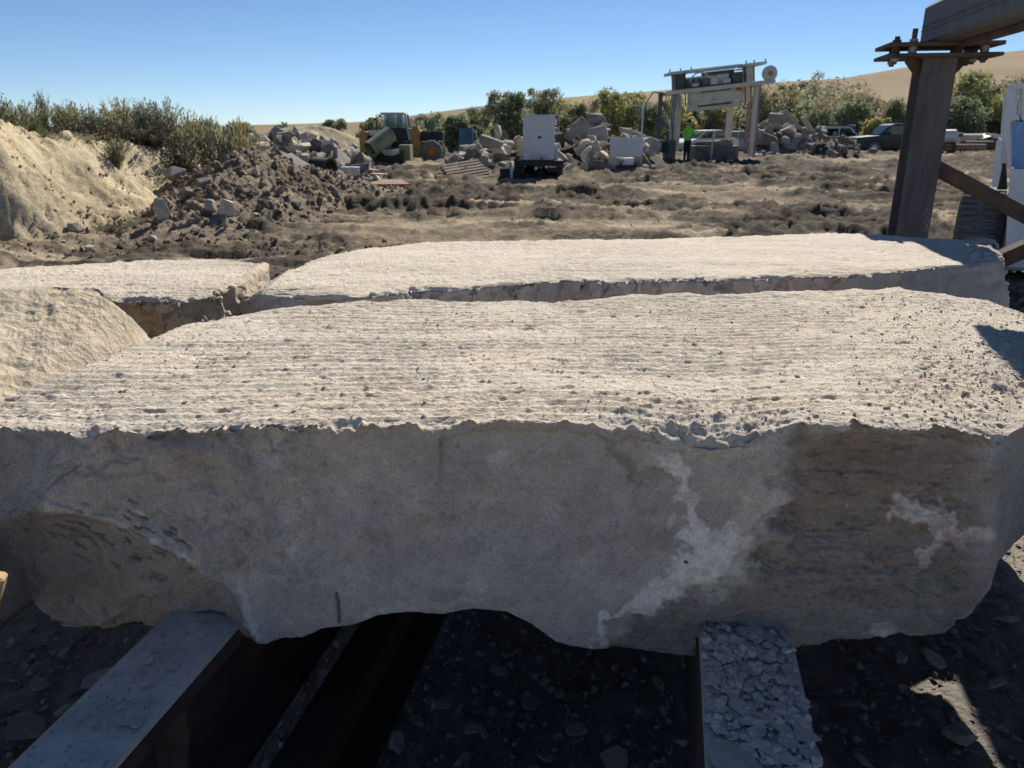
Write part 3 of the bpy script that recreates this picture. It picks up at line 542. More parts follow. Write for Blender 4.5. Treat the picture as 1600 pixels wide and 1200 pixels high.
for k, (a, b, s) in enumerate(spots):
    x, y, z = [float(t) for t in atZ(a, b, .05)]
    o = link('shale_piece', FLAKES[k % 7] if k != 1 else CHIPS[0], None)
    o.location = (x, y, ground_z(x, y) + .03 + (.015 if k == 1 else 0)); o.scale = (s * 1.5,) * 3; o.rotation_euler = (random.gauss(0, .2), random.gauss(0, .2), random.random() * 6.28)
    w_ = ['small', 'mid-sized', 'large'][(s > .05) + (s > .06)]; pl_ = ('left of the left beam' if a < 260 else 'between the two beams' if a < 1090 else 'right of the right beam'); rr_ = ('tucked close under the slab' if b < 1050 else 'midway out from the slab' if b < 1120 else 'nearest the camera')
    if k == 1: tag(o, 'thick angular grey stone on the dark rubble right of the stone-littered beam', 'stone')
    else: tag(o, f'{w_} flat dark shale piece {pl_}, {rr_}', 'stone', 'flat shale pieces in the rubble below the slabs')
# ---- crumbs on the slab tops
def on_slab(L, REGm, n, box, lo, hi, seed, pw=2.5):
    rs = np.random.default_rng(seed); P = L[REGm]; px, py = proj(P[:, 0], P[:, 1], P[:, 2]); w = np.zeros(len(P))
    for (a, b, ra, rb, wt) in box: w += wt * np.exp(-(((px - a) / ra) ** 2 + ((py - b) / rb) ** 2))
    w *= P[:, 1] ** 1.2
    idx = rs.choice(len(P), n, p=w / w.sum()); return P[idx], lo + (hi - lo) * rs.random(n) ** pw
topm = (FREG == 1) & (FE == 0) & (FPAR > .01) & (FPAR < .985)
P1, s1 = on_slab(FL, topm, 3800, [(800, 560, 900, 130, .07), (1500, 610, 110, 45, 3.0), (1580, 560, 60, 50, 2.5), (1100, 660, 130, 25, 1.6), (1450, 500, 120, 40, .9), (1230, 640, 60, 14, 2.0), (300, 560, 120, 30, .3)], .002, .013, 1, 3.6)
n = len(P1); P1 = P1 + np.array([0, 0, 1]) * (s1 * .12)[:, None]
scatter_join('crumbs', PC, P1, np.stack([s1, s1, s1 * .55], -1), np.stack([RNG.normal(0, .5, n), RNG.normal(0, .5, n), RNG.uniform(0, 6.28, n)], -1), M_CHIP, DUST * .92 * (.8 + .35 * RNG.random(n))[:, None], 'pale stone crumbs and chips littering the top of the front slab')
P2, s2 = on_slab(FL, topm, 14000, [(800, 560, 1000, 150, .5), (1480, 600, 160, 80, 1.2), (1100, 655, 200, 30, 1.0)], .0012, .0060, 2, 3.0); n = len(P2)
scatter_join('grit', TR_, P2 + np.array([0, 0, .0004]), np.stack([s2 * 1.2, s2, s2 * .6], -1), RNG.uniform(0, 6.28, (n, 3)), M_CHIP, DUST * (.8 + .4 * RNG.random(n))[:, None], 'fine pale grit and dust crumbs over the front slab top')
big = [(1130, 672, .030), (1175, 655, .018), (1440, 582, .022), (1475, 596, .018), (1560, 607, .022), (1508, 618, .018), (1245, 597, .016), (1115, 558, .014), (290, 628, .013), (395, 630, .012), (1000, 616, .012), (1590, 582, .02), (1385, 640, .018)]
for k, (a, b, s) in enumerate(big):
    x, y, z = [float(t) for t in atZ(a, b, ZT)]
    d = ((FL[topm][:, 0] - x) ** 2 + (FL[topm][:, 1] - y) ** 2); z = float(FL[topm][int(d.argmin()), 2])
    o = link('stone_chip', PCH[k % 6], None); o.location = (x, y, z + s * .15); o.scale = (s * 1.3, s * 1.1, s); o.rotation_euler = (.2, .1, k * 1.3)
    if k == 0: tag(o, 'rounded stone chip lodged in the broken rim of the front slab', 'stone')
    elif k == 2: tag(o, 'pale angular chip, largest on the rubbly corner of the front slab', 'stone')
    else: tag(o, ('stone chip on the rubbly right corner of the front slab top' if a > 1380 else 'stone chip alone on the left half of the front slab top' if a < 500 else 'small stone chip lying near the middle of the front slab top'), 'stone', 'small chips on top of the front slab')
# ================================================================ STEEL BEAMS UNDER THE SLABS
M_DUSTY = mat_mottle('dusty_steel', [(.40, .375, .355), (.54, .51, .48), (.64, .61, .58)], scale=11, bump=.6, bscale=90, rough=.8, dist=.003)
M_STEEL = mat_mottle('dark_rusty_steel', [(.05, .042, .04), (.10, .075, .062), (.16, .10, .07)], scale=5, bump=.4, bscale=50, rough=.55, dist=.003, stretch=(1, 1, 1), spec=.4)
DIRX = math.tan(R(11.3))
def skew_strip(mb, x0a, x1a, ztop, zbot, ya, yb):
    """bar running along the frame direction; x given at y = 1.06"""
    def X(x, y): return x + (y - 1.06) * DIRX
    P = [(X(x, y), y, z) for y in (ya, yb) for (x, z) in ((x0a, zbot), (x1a, zbot), (x1a, ztop), (x0a, ztop))]
    return mb.add(P, [(0, 1, 2, 3), (7, 6, 5, 4), (0, 4, 5, 1), (1, 5, 6, 2), (2, 6, 7, 3), (3, 7, 4, 0)])
ZB = .69
t = thing('support_beam', 'wide steel support beam with bare dusty flange, left of the two under the slabs', 'beam', (0, 0, 0), group='support beams under the slabs')
skew_strip(MB(), -.885, -.705, ZB, ZB - .022, -.6, 6.2).build('top_flange', M_DUSTY, t, bevel=.003)
skew_strip(MB(), -.725, -.706, ZB - .0225, ZB - .06, -.6, 6.2).build('flange_lip', M_STEEL, t, bevel=.002)
skew_strip(MB(), -.80, -.785, ZB - .023, ZB - .36, -.6, 6.2).build('web', M_STEEL, t)
skew_strip(MB(), -.885, -.705, ZB - .361, ZB - .385, -.6, 6.2).build('bottom_flange', M_STEEL, t, bevel=.003)
for yy in (1.28, 2.6, 4.2):
    m = MB(); x = -.785 + (yy - 1.06) * DIRX; m.prism([(x, ZB - .024), (x + .075, ZB - .024), (x + .075, ZB - .13), (x + .03, ZB - .359), (x, ZB - .359)], .012, c=(0, yy, 0)); m.build('stiffener', M_STEEL, t)
M_CHAN = mat_mottle('black_channel_steel', [(.018, .016, .016), (.035, .028, .025), (.06, .04, .03)], scale=5, bump=.4, bscale=50, rough=.6)
t = thing('cross_channel', 'low dark steel channel running beside the left support beam', 'channel', (0, 0, 0))
skew_strip(MB(), -.60, -.585, .40, .12, -.6, 6.0).build('web', M_CHAN, t)
skew_strip(MB(), -.584, -.48, .135, .12, -.6, 6.0).build('bottom_flange', M_CHAN, t)
skew_strip(MB(), -.584, -.50, .40, .385, -.6, 6.0).build('top_flange', M_CHAN, t)
t = thing('support_beam', 'steel support beam buried under grey stone flakes, right of the two under the slabs', 'beam', (0, 0, 0), group='support beams under the slabs')
skew_strip(MB(), .340, .542, ZB, ZB - .03, -.6, 6.2).build('top_flange', M_DUSTY, t, bevel=.003)
skew_strip(MB(), .334, .345, ZB - .031, ZB - .30, -.6, 6.2).build('side_plate', M_STEEL, t)
skew_strip(MB(), .43, .45, ZB - .031, ZB - .36, -.6, 6.2).build('web', M_STEEL, t)
skew_strip(MB(), .346, .542, ZB - .361, ZB - .385, -.6, 6.2).build('bottom_flange', M_STEEL, t)
for (yy) in (5.2, -.2):
    for xa in (-.8, .44):
        tb = thing('timber_block', 'squared timber block carrying one end of a support beam', 'timber', (xa + (yy - 1.06) * DIRX, yy, .15), 0, 'timber blocks under the support beams'); MB().box((0, 0, 0), (.5, .3, .30), bev=.01).build('timber', M_STEEL, tb)
# flakes and dust lying on the two beams
def beam_pts(n, xa, xb, rs, ymax=1.5): y = rs.uniform(.95, ymax, n); return xa + (xb - xa) * rs.random(n) + (y - 1.06) * DIRX, y
rs = np.random.default_rng(4); x, y = beam_pts(6500, .347, .536, rs); s = .0015 + .030 * rs.random(len(x)) ** 9
c = np.array([.50, .445, .395]) * (.75 + .5 * rs.random(len(x)))[:, None]
scatter_join('flakes', PF + PC[:2], np.stack([x, y, ZB + .002 + s * .14 + .004 * rs.random(len(x))], -1), s, np.stack([rs.normal(0, .09, len(x)), rs.normal(0, .09, len(x)), rs.uniform(0, 6.28, len(x))], -1), M_CHIP, c, 'small grey stone flakes and dust covering the right support beam')
x, y = beam_pts(1500, -.875, -.712, rs); s = .001 + .009 * rs.random(len(x)) ** 6; c = np.array([.40, .38, .36]) * (.75 + .5 * rs.random(len(x)))[:, None]
scatter_join('grit', PF + PC, np.stack([x, y, ZB + .001 + s * .15], -1), s, np.stack([rs.normal(0, .2, len(x)), rs.normal(0, .2, len(x)), rs.uniform(0, 6.28, len(x))], -1), M_CHIP, c, 'grit and fine chips sprinkled on the left support beam')
M_FLK = mat_mottle('grey_flakes', [(.42, .375, .335), (.48, .43, .385), (.54, .49, .44)], scale=12, bump=.3, bscale=120, rnd=.15, dist=.002)
def own_flakes(spots, nm, label, group, seed):
    for k, (a, b, s) in enumerate(spots):
        x, y, z = [float(t) for t in atZ(a, b, ZB + .006)]; me = FLAKES[(k + seed) % 7].copy(); 
        o = link(nm, me, None); me.materials.clear(); me.materials.append(M_FLK); o.location = (x, y, ZB + .006 + s * .1); w = s * (1 + .2 * (k % 3)); o.scale = (w, w, s * .8); o.rotation_euler = (random.gauss(0, .1), random.gauss(0, .1), random.random() * 6.28); szs = sorted([q[2] for q in spots]); w_ = 'largest' if s == szs[-1] else 'small' if s < szs[len(szs) // 2] else 'broad'; tag(o, f"{w_} {label}, {['up against the slab', 'midway along', 'at the near end'][(b > 1090) + (b > 1140)]}", 'stone', group)
own_flakes([(1195, 1062, .036), (1160, 1105, .05), (1120, 1105, .03), (1245, 1068, .025), (1220, 1140, .04), (1260, 1150, .038), (1165, 1130, .03), (1195, 1120, .03), (1150, 1185, .085), (1235, 1160, .04), (1130, 1145, .03), (1215, 1085, .025), (1255, 1105, .03), (1185, 1160, .03), (1130, 1070, .025), (1265, 1180, .035), (1225, 1185, .03)], 'stone_flake', 'grey flake on the stone-littered beam', 'larger flakes on the right support beam', 0)
own_flakes([(165, 1135, .035), (195, 1128, .024), (212, 1127, .026), (190, 1105, .024), (240, 1016, .020), (232, 1034, .020), (222, 1050, .016), (270, 1016, .014), (228, 1068, .018), (155, 1130, .016), (205, 1090, .02)], 'stone_flake', 'thin flake on the bare dusty beam', 'larger flakes on the left support beam', 3)
M_WOOD = mat_mottle('raw_wood', [(.36, .24, .13), (.48, .34, .19)], scale=4, bump=.3, bscale=40, stretch=(1, 8, 8))
o = MB().box((0, 0, -.10), (.030, .035, .20), bev=.004).build('wood_stake', M_WOOD); o.location = VY(-7, 897, 1.2); o.rotation_euler = Vector((.35, .1, 1)).to_track_quat('Z', 'Y').to_euler(); tag(o, 'pale splintered wood stake poking in beside the low left end of the front slab', 'stake')
# ================================================================ STEEL FRAME ON THE RIGHT (post, bolted plates, overhead beam, braces)
M_POST = mat_mottle('weathered_post_steel', [(.045, .044, .050), (.085, .08, .085), (.125, .10, .09)], scale=5, bump=.35, bscale=40, rough=.65, stretch=(3, 3, .5), dist=.003, spec=.4)
M_RUST = mat_mottle('rusty_plate', [(.050, .040, .038), (.095, .066, .052), (.14, .088, .062)], scale=7, bump=.5, bscale=60, rough=.8, dist=.004)
M_GALV = mat_mottle('worn_nut', [(.20, .18, .16), (.33, .30, .26)], scale=20, bump=.3, rough=.6)
YP = 5.3
fr = thing('steel_gantry', 'rusty steel frame of bolted post, overhead beam and slanting braces', 'steel frame', (2.70, YP, 0), -R(11.3))
frM = Matrix.Translation((2.70, YP, 0)) @ Matrix.Rotation(-R(11.3), 4, 'Z'); frI = frM.inverted()
ztp = float(atY(1450, 92, YP)[2])
m = MB()  # H-section post: flanges across the view, web between
wP, dP, tf = .20, .22, .018
m.box((0, -dP / 2 + tf / 2, ztp / 2), (wP, tf, ztp)).box((0, dP / 2 - tf / 2, ztp / 2), (wP, tf, ztp)).box((0, 0, ztp / 2), (.012, dP - 2 * tf - .002, ztp))
m.build('post', M_POST, fr, bevel=.002)
for sx in (-1, 1):
    g = MB(); g.prism([(sx * wP / 2, ztp - .001), (sx * (wP / 2 + .085), ztp - .001), (sx * (wP / 2 + .085), ztp - .02), (sx * wP / 2, ztp - .12)], .012, c=(0, -.02, 0)); g.build('gusset', M_RUST, fr)
pl = MB().box((.0, 0, ztp + .011), (.66, .37, .022), bev=.003).build('lower_plate', M_RUST, fr)
pl2 = MB().box((.0, 0, ztp + .074), (.66, .37, .024), bev=.003).build('upper_plate', M_RUST, fr)
zb0 = ztp + .086
for k, (bx, by, top) in enumerate(((-.27, -.11, .125), (-.18, -.14, .165), (.22, .02, .07), (.235, -.13, .05), (-.23, .12, .12), (.22, .13, .06))):
    b = MB(); b.cyl((bx, by, ztp - .035), (bx, by, ztp + top), .016, 10); bo = b.build('bolt', M_RUST, fr, smooth=True)
    for zz in (ztp - .013, ztp + .032, ztp + .052, ztp + .096):
        MB().cyl((bx, by, zz - .010), (bx, by, zz + .010), .025, 6).build('nut', M_GALV if (k + int(zz * 100)) % 2 else M_RUST, bo)
shim = MB().box((.10, -.05, ztp + .042), (.05, .08, .041)).build('shim', M_RUST, fr)
L0 = 5.6; m = MB(); bz = zb0; bw, bh = .20, .245   # overhead beam, running back over the viewer's right
m.box((.03, -L0 / 2 + .16, bz + bh / 2), (bw, L0, bh), bev=.02).build('overhead_beam', M_POST, fr)
m = MB(); m.box((.03 - bw / 2 - .003, -L0 / 2 + .16, bz + bh * .36), (.007, L0 - .06, .008)).box((.03 - bw / 2 - .003, -L0 / 2 + .16, bz + bh * .47), (.007, L0 - .06, .006)).build('side_rib', M_POST, fr)
m = MB(); m.box((.10, -1.7, bz - .018), (.05, 3.0, .03)).build('bottom_strip', M_RUST, fr)
def brace(p0, p1, w, d, name='brace'):
    p0, p1 = Vector(p0), Vector(p1); a = (p1 - p0); L = a.length; a.normalize(); s = Vector((0, 1, 0)).cross(a).normalized(); f = a.cross(s); M4 = Matrix((a, f, s)).transposed().to_4x4(); M4.translation = (p0 + p1) / 2
    m = MB(); m.box((0, 0, w / 2 - .004), (L, d, .008)).box((0, 0, -w / 2 + .004), (L, d, .008)).box((0, -d / 2 + .005, 0), (L, .008, w - .017)); m.v = [tuple(frI @ (M4 @ Vector(v))) for v in m.v]
    return m.build(name, M_RUST, fr)
brace(VY(1462, 262, 5.3), VY(1690, 384, 5.0), .085, .08); brace(VY(1556, 408, 5.2), VY(1700, 346, 5.0), .10, .08)
shadow_o = MB().box((-.26, -2.2, ztp + .28), (.40, .40, .30), bev=.02).build('shadow_block', M_RUST, fr); MB().box((-.14, -2.2, zb0 + .34), (.10, .30, .20)).build('shadow_block_mount', M_RUST, shadow_o)  # unseen block and mount added to cast shade on the front slab's right corner
MB().box((-.10, -2.9, .62), (.10, 4.6, .70)).build('side_beam', M_POST, fr)
ch = MB()
M_CHALK = mat_mottle('chalk', [(.20, .195, .19), (.30, .29, .28)], scale=30, bump=0)
def chalk(pts, parent):
    m = MB()
    for (a, b), (c2, d2) in zip(pts[:-1], pts[1:]):
        q0, q1 = frI @ VY(a, b, YP - dP / 2 - .002), frI @ VY(c2, d2, YP - dP / 2 - .002); q0.y = q1.y = -dP / 2 - .0015; dd = (q1 - q0); l = dd.length; an = math.atan2(dd.z, dd.x); m.box((q0 + q1) / 2, (l, .0016, .004), rot=(0, -an, 0))
    return m
for pts in ([(1444, 336), (1448, 326), (1452, 337)], [(1444, 346), (1448, 338), (1451, 346), (1447, 353), (1444, 346)], [(1443, 362), (1448, 352), (1451, 362)], [(1444, 359), (1451, 360)]): chalk(pts, fr).build('chalk_mark', M_CHALK, fr)
t2 = thing('steel_post', 'second rusty steel post of the frame standing past the slab ends', 'post', (2.70, YP - 5.2, 0), -R(11.3)); t2.location = (frM @ Vector((0, -5.2, 0)));
MB().box((0, 0, ztp / 2), (wP, dP, ztp)).build('post', M_POST, t2)
# ================================================================ WHITE TRACKED MACHINE behind the frame
M_WHITE = mat_mottle('white_paint', [(.62, .63, .66), (.74, .75, .77)], scale=1.5, bump=.03, rough=.35, spec=.5, bscale=8)
M_BLUE = mat_mottle('blue_white_reflection', [(.10, .22, .48), (.18, .34, .62), (.60, .66, .75)], scale=6, bump=0, rough=.35, spec=.5, stretch=(1, 1, .3))  # blue-white reflection on the lift arm, put into the colour
M_RUB = mat_mottle('dusty_rubber', [(.10, .10, .10), (.20, .195, .185)], scale=8, bump=.4, bscale=60, rough=.85)
M_BLK = mat_mottle('black_paint', [(.012, .012, .014), (.03, .03, .033)], scale=8, bump=.1, rough=.5)
YT = 9.5; xl, _, _ = [float(v) for v in atY(1494, 340, YT)]; xr = float(atY(1568, 340, YT)[0]); ztrk = 1.02
AZM = -math.atan2((xl + xr) / 2, YT) - R(4); mt = thing('track_loader', 'white tracked loader with dusty rubber tracks standing behind the rusty frame', 'loader', (xl, YT, 0), AZM)
mtI = (Matrix.Translation((xl, YT, 0)) @ Matrix.Rotation(AZM, 4, 'Z')).inverted(); xr = xl + math.cos(AZM) * (xr - xl)
def track(cx, name='track'):
    w = xr - xl; ln = 1.9; h = ztrk; r_ = .34; prof = []
    # loop outline in (y,z)
    pts = [(math.cos(a) * r_, math.sin(a) * r_) for a in np.linspace(math.pi / 2, math.pi * 1.5, 12)]
    loop = [(p[0], p[1] + r_ ) for p in pts]; loop = [(y, z * (h / (2 * r_))) for y, z in loop] + [(ln - .3, 0), (ln, .3), (ln - .2, .62), (ln * .55, h)]
    m = MB(); m.prism(loop, w, axis='x', c=(cx, .34, 0)); tk = m.build(name, M_RUB, mt)
    for k, (y, z) in enumerate([(-math.cos(a), math.sin(a)) for a in np.linspace(-1.25, 1.35, 17)]):
        for sx in (-1, 1):
            g = MB(); g.box((cx + sx * w * .275, .34 + y * (r_ + .018), h / 2 + z * (h / 2 + .015)), (w * .40, .05, .034), rot=(math.atan2(z, -y) * -1, 0, 0), bev=.008); g.build('tread_bar', M_RUB, tk)
    return tk
track((xr - xl) / 2); track((xr - xl) / 2 + 1.55)
def o_(px, py):
    u, b_, c_ = [float(v) for v in ray(px, py)]; d0 = mtI.to_3x3() @ Vector((u, b_, c_)); p0 = mtI @ Vector((0, 0, HCAM)); return p0 + d0 * (-p0.y / d0.y)
xb = o_(1577, 300).x; m = MB(); m.box((xb + .55, .5, .62), (1.1, 1.0, .95), bev=.04).build('hull', M_WHITE, mt)
m = MB(); m.box((xr - xl + .02, .5, .55), (.05, 1.3, .75)).build('track_guard', M_BLK, mt)
def slat4(name, P, d, mat):   # quad outline in photo pixels at the machine's depth, given thickness d in depth
    m = MB(); q = [o_(a, b) for a, b in P]; n4 = len(q); m.add([(p.x, p.y - d / 2, p.z) for p in q] + [(p.x, p.y + d / 2, p.z) for p in q], [tuple(range(n4)), tuple(reversed(range(n4, 2 * n4)))] + [(i, i + n4, (i + 1) % n4 + n4, (i + 1) % n4) for i in range(n4)]); return m.build(name, mat, mt, bevel=.006)
slat4('lift_arm', [(1574, 136), (1580, 132), (1590, 132), (1582, 260), (1576, 262), (1568, 200)], .16, M_WHITE)
slat4('arm_top', [(1581, 131), (1640, 130), (1640, 140), (1581, 140)], .30, M_WHITE)
slat4('arm_side_plate', [(1592, 140), (1597, 140), (1597, 184), (1590, 184)], .10, M_WHITE)
slat4('arm_outer', [(1597, 131), (1640, 131), (1640, 190), (1597, 188)], .20, M_WHITE)
slat4('arm_collar', [(1576, 180), (1592, 178), (1592, 188), (1576, 188)], .24, M_WHITE)
slat4('arm_reflection', [(1581, 190), (1640, 190), (1640, 262), (1583, 262)], .22, M_BLUE)
slat4('cylinder_bracket', [(1557, 222), (1561, 214), (1566, 222), (1566, 262), (1560, 292), (1550, 292), (1554, 250)], .12, M_WHITE)
slat4('lower_bracket', [(1560, 255), (1572, 255), (1574, 296), (1558, 296)], .10, M_BLK); slat4('hose_guard', [(1564, 200), (1569, 150), (1573, 150), (1571, 262), (1566, 262)], .08, M_WHITE)
slat4('front_panel', [(1580, 263), (1660, 263), (1660, 385), (1573, 385)], .5, M_WHITE)
# ================================================================ DARK DIRT PILE AGAINST THE BANK
def heap_mesh(name, ridge, wid, x0, x1, y0, y1, nx, ny, seed, cA, cB, rough=.16, p=1.25, absolute=False):
    """ridge: [(x, y, height)], flanks fall off over wid metres; a skirt goes 0.1 m into the ground"""
    X, Y = np.meshgrid(np.linspace(x0, x1, nx), np.linspace(y0, y1, ny), indexing='ij'); g = ground_base(X, Y)[0]
    h = np.full(X.shape, -1.0)
    for (ax, ay, ah, aw), (bx, by, bh, bw) in zip(ridge[:-1], ridge[1:]):
        t = np.clip(((X - ax) * (bx - ax) + (Y - ay) * (by - ay)) / ((bx - ax) ** 2 + (by - ay) ** 2), 0, 1)
        d = np.hypot(X - ax - t * (bx - ax), Y - ay - t * (by - ay)); hh = ah + (bh - ah) * t; ww = (aw + (bw - aw) * t) * (1 + .25 * vnoise(X * .8, Y * .8, seed=seed))
        h = np.maximum(h, hh * (1 - (d / ww) ** p))
    m = sstep(-.05, .25, h); f1, f2, cid = worley(X * 3, Y * 3, seed=seed + 1); f1b, _, cb = worley(X * 6.5, Y * 6.5, seed=seed + 2)
    n = fbm(X * 1.6, Y * 1.6, oct=6, seed=seed + 3, gain=.62); z = np.maximum(h, -.12) + m * (rough * n * 1.5 + rough * 1.6 * np.clip(.5 - f1, 0, 1) * cid + rough * 1.0 * np.clip(.5 - f1b, 0, 1) * cb)
    z = np.where(h < -.1, -.15, z) + (g if not absolute else .12); w = np.clip(.5 + 1.1 * n + .4 * (cb - .5), 0, 1)[..., None]; c = np.array(cA) * (1 - w) + np.array(cB) * w
    me = mesh_np(name, np.stack([X, Y, z], -1).reshape(-1, 3), grid_faces(nx, ny)[:, ::-1], color=c.reshape(-1, 3)); return me, X, Y, z
M_DIRT = mat_attr('turned_dirt', fine=30, amt=.3, bump=.8, bscale=35, dist=.04, mid=5, midamt=.25)
def height_of(H, x, y):
    me, X, Y, Z = H; i = np.clip(np.round((x - X[0, 0]) / (X[1, 0] - X[0, 0])).astype(int), 0, X.shape[0] - 1); j = np.clip(np.round((y - Y[0, 0]) / (Y[0, 1] - Y[0, 0])).astype(int), 0, X.shape[1] - 1); return Z[i, j]
HP = heap_mesh('dirt_pile', [(-5.5, 13.6, .35, 1.5), (-5.6, 16.4, 1.15, 2.1), (-5.7, 18.4, .98, 2.8), (-4.7, 19.6, .42, 2.6), (-3.4, 21.0, .2, 1.6)], 0, -9.5, -1.2, 11, 23.5, 300, 430, 700, (.105, .085, .062), (.33, .265, .19), rough=.15, absolute=True)
tag(link('dirt_pile', HP[0], M_DIRT), 'long pile of dark crumbly dirt heaped against the cut bank', 'dirt pile')
M_GREY = mat_mottle('grey_stone', [(.20, .185, .165), (.30, .275, .24), (.38, .35, .31)], scale=2.5, bump=.5, bscale=18, rnd=.22, dist=.03)
M_PALEB = mat_mottle('pale_block_stone', [(.36, .30, .235), (.50, .43, .345), (.58, .51, .42)], scale=2.2, bump=.5, bscale=18, rnd=.2, dist=.03)
M_DARKB = mat_mottle('dirty_stone', [(.10, .085, .07), (.17, .145, .12), (.24, .21, .175)], scale=2.5, bump=.6, bscale=14, rnd=.2, dist=.03)
def rockset(mat, seed, nn=7, **k):
    out = []
    for i in range(nn):
        me = rock_mesh('rock', seed + i, **k); me.materials.append(mat); out.append(me)
    return out
RG, RP, RD = rockset(M_GREY, 200, rough=.12, blocky=.75), rockset(M_PALEB, 220, rough=.12, blocky=.75), rockset(M_DARKB, 240, rough=.2, blocky=.5)
def boulder(me, px, py, Y, w, h, d, label, rot=(0, 0, 0), name='boulder', cat='boulder', group=None):
    o = link(name, me, None); o.location = VY(px, py, Y); o.scale = (w, d, h); o.rotation_euler = rot; return tag(o, label, cat, group)
def pile_hit(px, py):
    for Y in np.arange(11, 24, .04):
        x, y, z = [float(v) for v in atY(px, py, Y)]; h = max(float(height_of(HP, np.array([x]), np.array([y]))[0]), ground_z(x, y))
        if z <= h: return Y, z
    return 16.0, float(atY(px, py, 16.0)[2])
_boulder = boulder
def boulder(me, px, py, Y, w, h, d, label, rot=(0, 0, 0), **k):
    if Y < 18 and px < 520: s0 = Y; Y = pile_hit(px, py + h / Y * 350)[0] - .05; w *= Y / s0; h *= Y / s0; d *= Y / s0
    return _boulder(me, px, py, Y, w, h, d, label, rot, **k)
boulder(RP[0], 248, 331, 13.2, .42, .52, .25, 'large pale flat-faced boulder leaning at the foot of the dirt pile', (.2, .5, .2))
boulder(RP[1], 329, 322, 13.9, .26, .26, .3, 'rounded grey boulder, one of a touching pair low on the dirt pile', (.1, .2, .5))
boulder(RP[2], 356, 327, 13.9, .30, .38, .3, 'split grey boulder with a dark hollow beside the rounded boulder', (.4, .2, 1.5))
boulder(RG[3], 352, 348, 13.5, .13, .2, .15, 'small upright pale stone below the split boulder', (0, .4, 1))
boulder(RP[4], 421, 340, 14.6, .18, .34, .2, 'narrow upright tan stone standing near the pile toe', (0, .25, 0.3))
boulder(RG[0], 272, 272, 15.6, .55, .35, .4, 'broad crumbly grey lump near the top of the dirt pile', (0.1, .1, 1))
boulder(RG[1], 318, 285, 15.2, .34, .22, .3, 'dark grey stone sitting in a hollow high on the pile', (0.3, -.3, 1))
boulder(RD[2], 291, 301, 14.6, .30, .28, .3, 'dirty brown stone half buried on the pile above the pale boulder', (0.3, .3, 2))
boulder(RG[5], 240, 372, 12.5, .22, .14, .2, 'low dark grey stone at the pile foot below the pale boulder', (0, .1, 1))
boulder(RP[5], 402, 336, 14.4, .22, .09, .12, 'thin pale stone flake lying on the pile beside the upright tan stone', (.3, .5, .6))
boulder(RP[6], 118, 356, 12.0, .28, .20, .2, 'yellowish stone stuck in the lower tan bank', (0, .35, 1), cat='stone', name='stone')
boulder(RP[3], 140, 388, 11.4, .22, .14, .2, 'yellowish stone at the foot of the tan bank', (0, .2, 1), cat='stone', name='stone')
boulder(RD[1], 8, 393, 11.0, .42, .34, .3, 'round dark clod at the foot of the bank by the picture edge', (0, .2, 1), cat='clod', name='earth_clod')
for k, (a, b, Y, s) in enumerate([(375, 296, 16.4, .16), (400, 275, 17.5, .2), (440, 300, 17.4, .18), (465, 322, 16.4, .2), (300, 350, 13.4, .15), (275, 355, 13.2, .14), (225, 320, 13.6, .2), (455, 348, 15.0, .16), (500, 318, 17.2, .2), (515, 335, 16.3, .22), (205, 305, 14.2, .24), (385, 372, 13.4, .12), (430, 262, 18.8, .22), (340, 262, 16.5, .2), (360, 375, 12.9, .12), (296, 322, 14.2, .16)]):
    Y = pile_hit(a, b)[0]; x, y, _ = [float(v) for v in atY(a, b, Y)]; o = link('pile_stone', (RG + RD)[k % 14], None); o.location = (x, y, float(height_of(HP, np.array([x]), np.array([y]))[0]) + s * .15); o.scale = (s, s, s * .8); o.rotation_euler = (k, k * 2, k * 3); tag(o, ('grey' if k % 14 < 7 else 'earthy') + (' fist-sized' if s < .17 else ' head-sized') + ' stone in the dirt pile, ' + ('near its crest' if b < 290 else 'halfway up' if b < 330 else 'at its foot') + (', by the bank' if a < 310 else ', mid pile' if a < 420 else ', towards the yard end'), 'stone', 'stones in the dark dirt pile')
# loose clods over pile and mud
n = 16000; rs = np.random.default_rng(12); x = rs.uniform(-9, -1.5, n); y = rs.uniform(11, 23, n); z = height_of(HP, x, y); k = z > ground_base(x, y)[0] + .02; x, y, z = x[k], y[k], z[k]; s = .025 + .20 * rs.random(len(x)) ** 6
PR = TR_
scatter_join('clods', PR, np.stack([x, y, z], -1), s, rs.uniform(0, 6, (len(x), 3)), M_DIRT, np.array([.20, .16, .12]) * (.5 + 1.1 * rs.random(len(x)))[:, None], 'crumbled clods and pebbles covering the dirt pile')
n = 52000; y = 4.5 * (45 / 4.5) ** rs.random(n); x = rs.uniform(-.85, .85, n) * y; g, d = ground_base(x, y); zone = vnoise(x * .16, y * .3, seed=61) + .35 * vnoise(x * .7, y * 1.0, seed=62); k = (d < .2) & (zone + .9 * rs.random(n) > .25); x, y, g = x[k], y[k], g[k]; s = (.025 + .13 * rs.random(len(x)) ** 7) * (1 + y * .006)
scatter_join('mud_clods', PR, np.stack([x, y, g + .03 + s * .1], -1), np.stack([s * 1.3, s, s * .6], -1), rs.uniform(0, 6, (len(x), 3)), M_DIRT, np.array([.19, .155, .115]) * (.35 + 1.4 * rs.random(len(x)))[:, None], 'dark mud clods thrown up across the churned yard')
n = 9000; y = rs.uniform(9, 24, n); toe = np.interp(y, TOE_Y, TOE_X); x = toe - rs.uniform(-.6, 3.2, n); g, d = ground_base(x, y); s = .015 + .10 * rs.random(n) ** 6
scatter_join('bank_pebbles', PR, np.stack([x, y, g + .02], -1), s, rs.uniform(0, 6, (n, 3)), M_DIRT, np.array([.42, .345, .23]) * (.6 + .6 * rs.random(n))[:, None], 'tan pebbles and crumbs on the face of the cut bank')
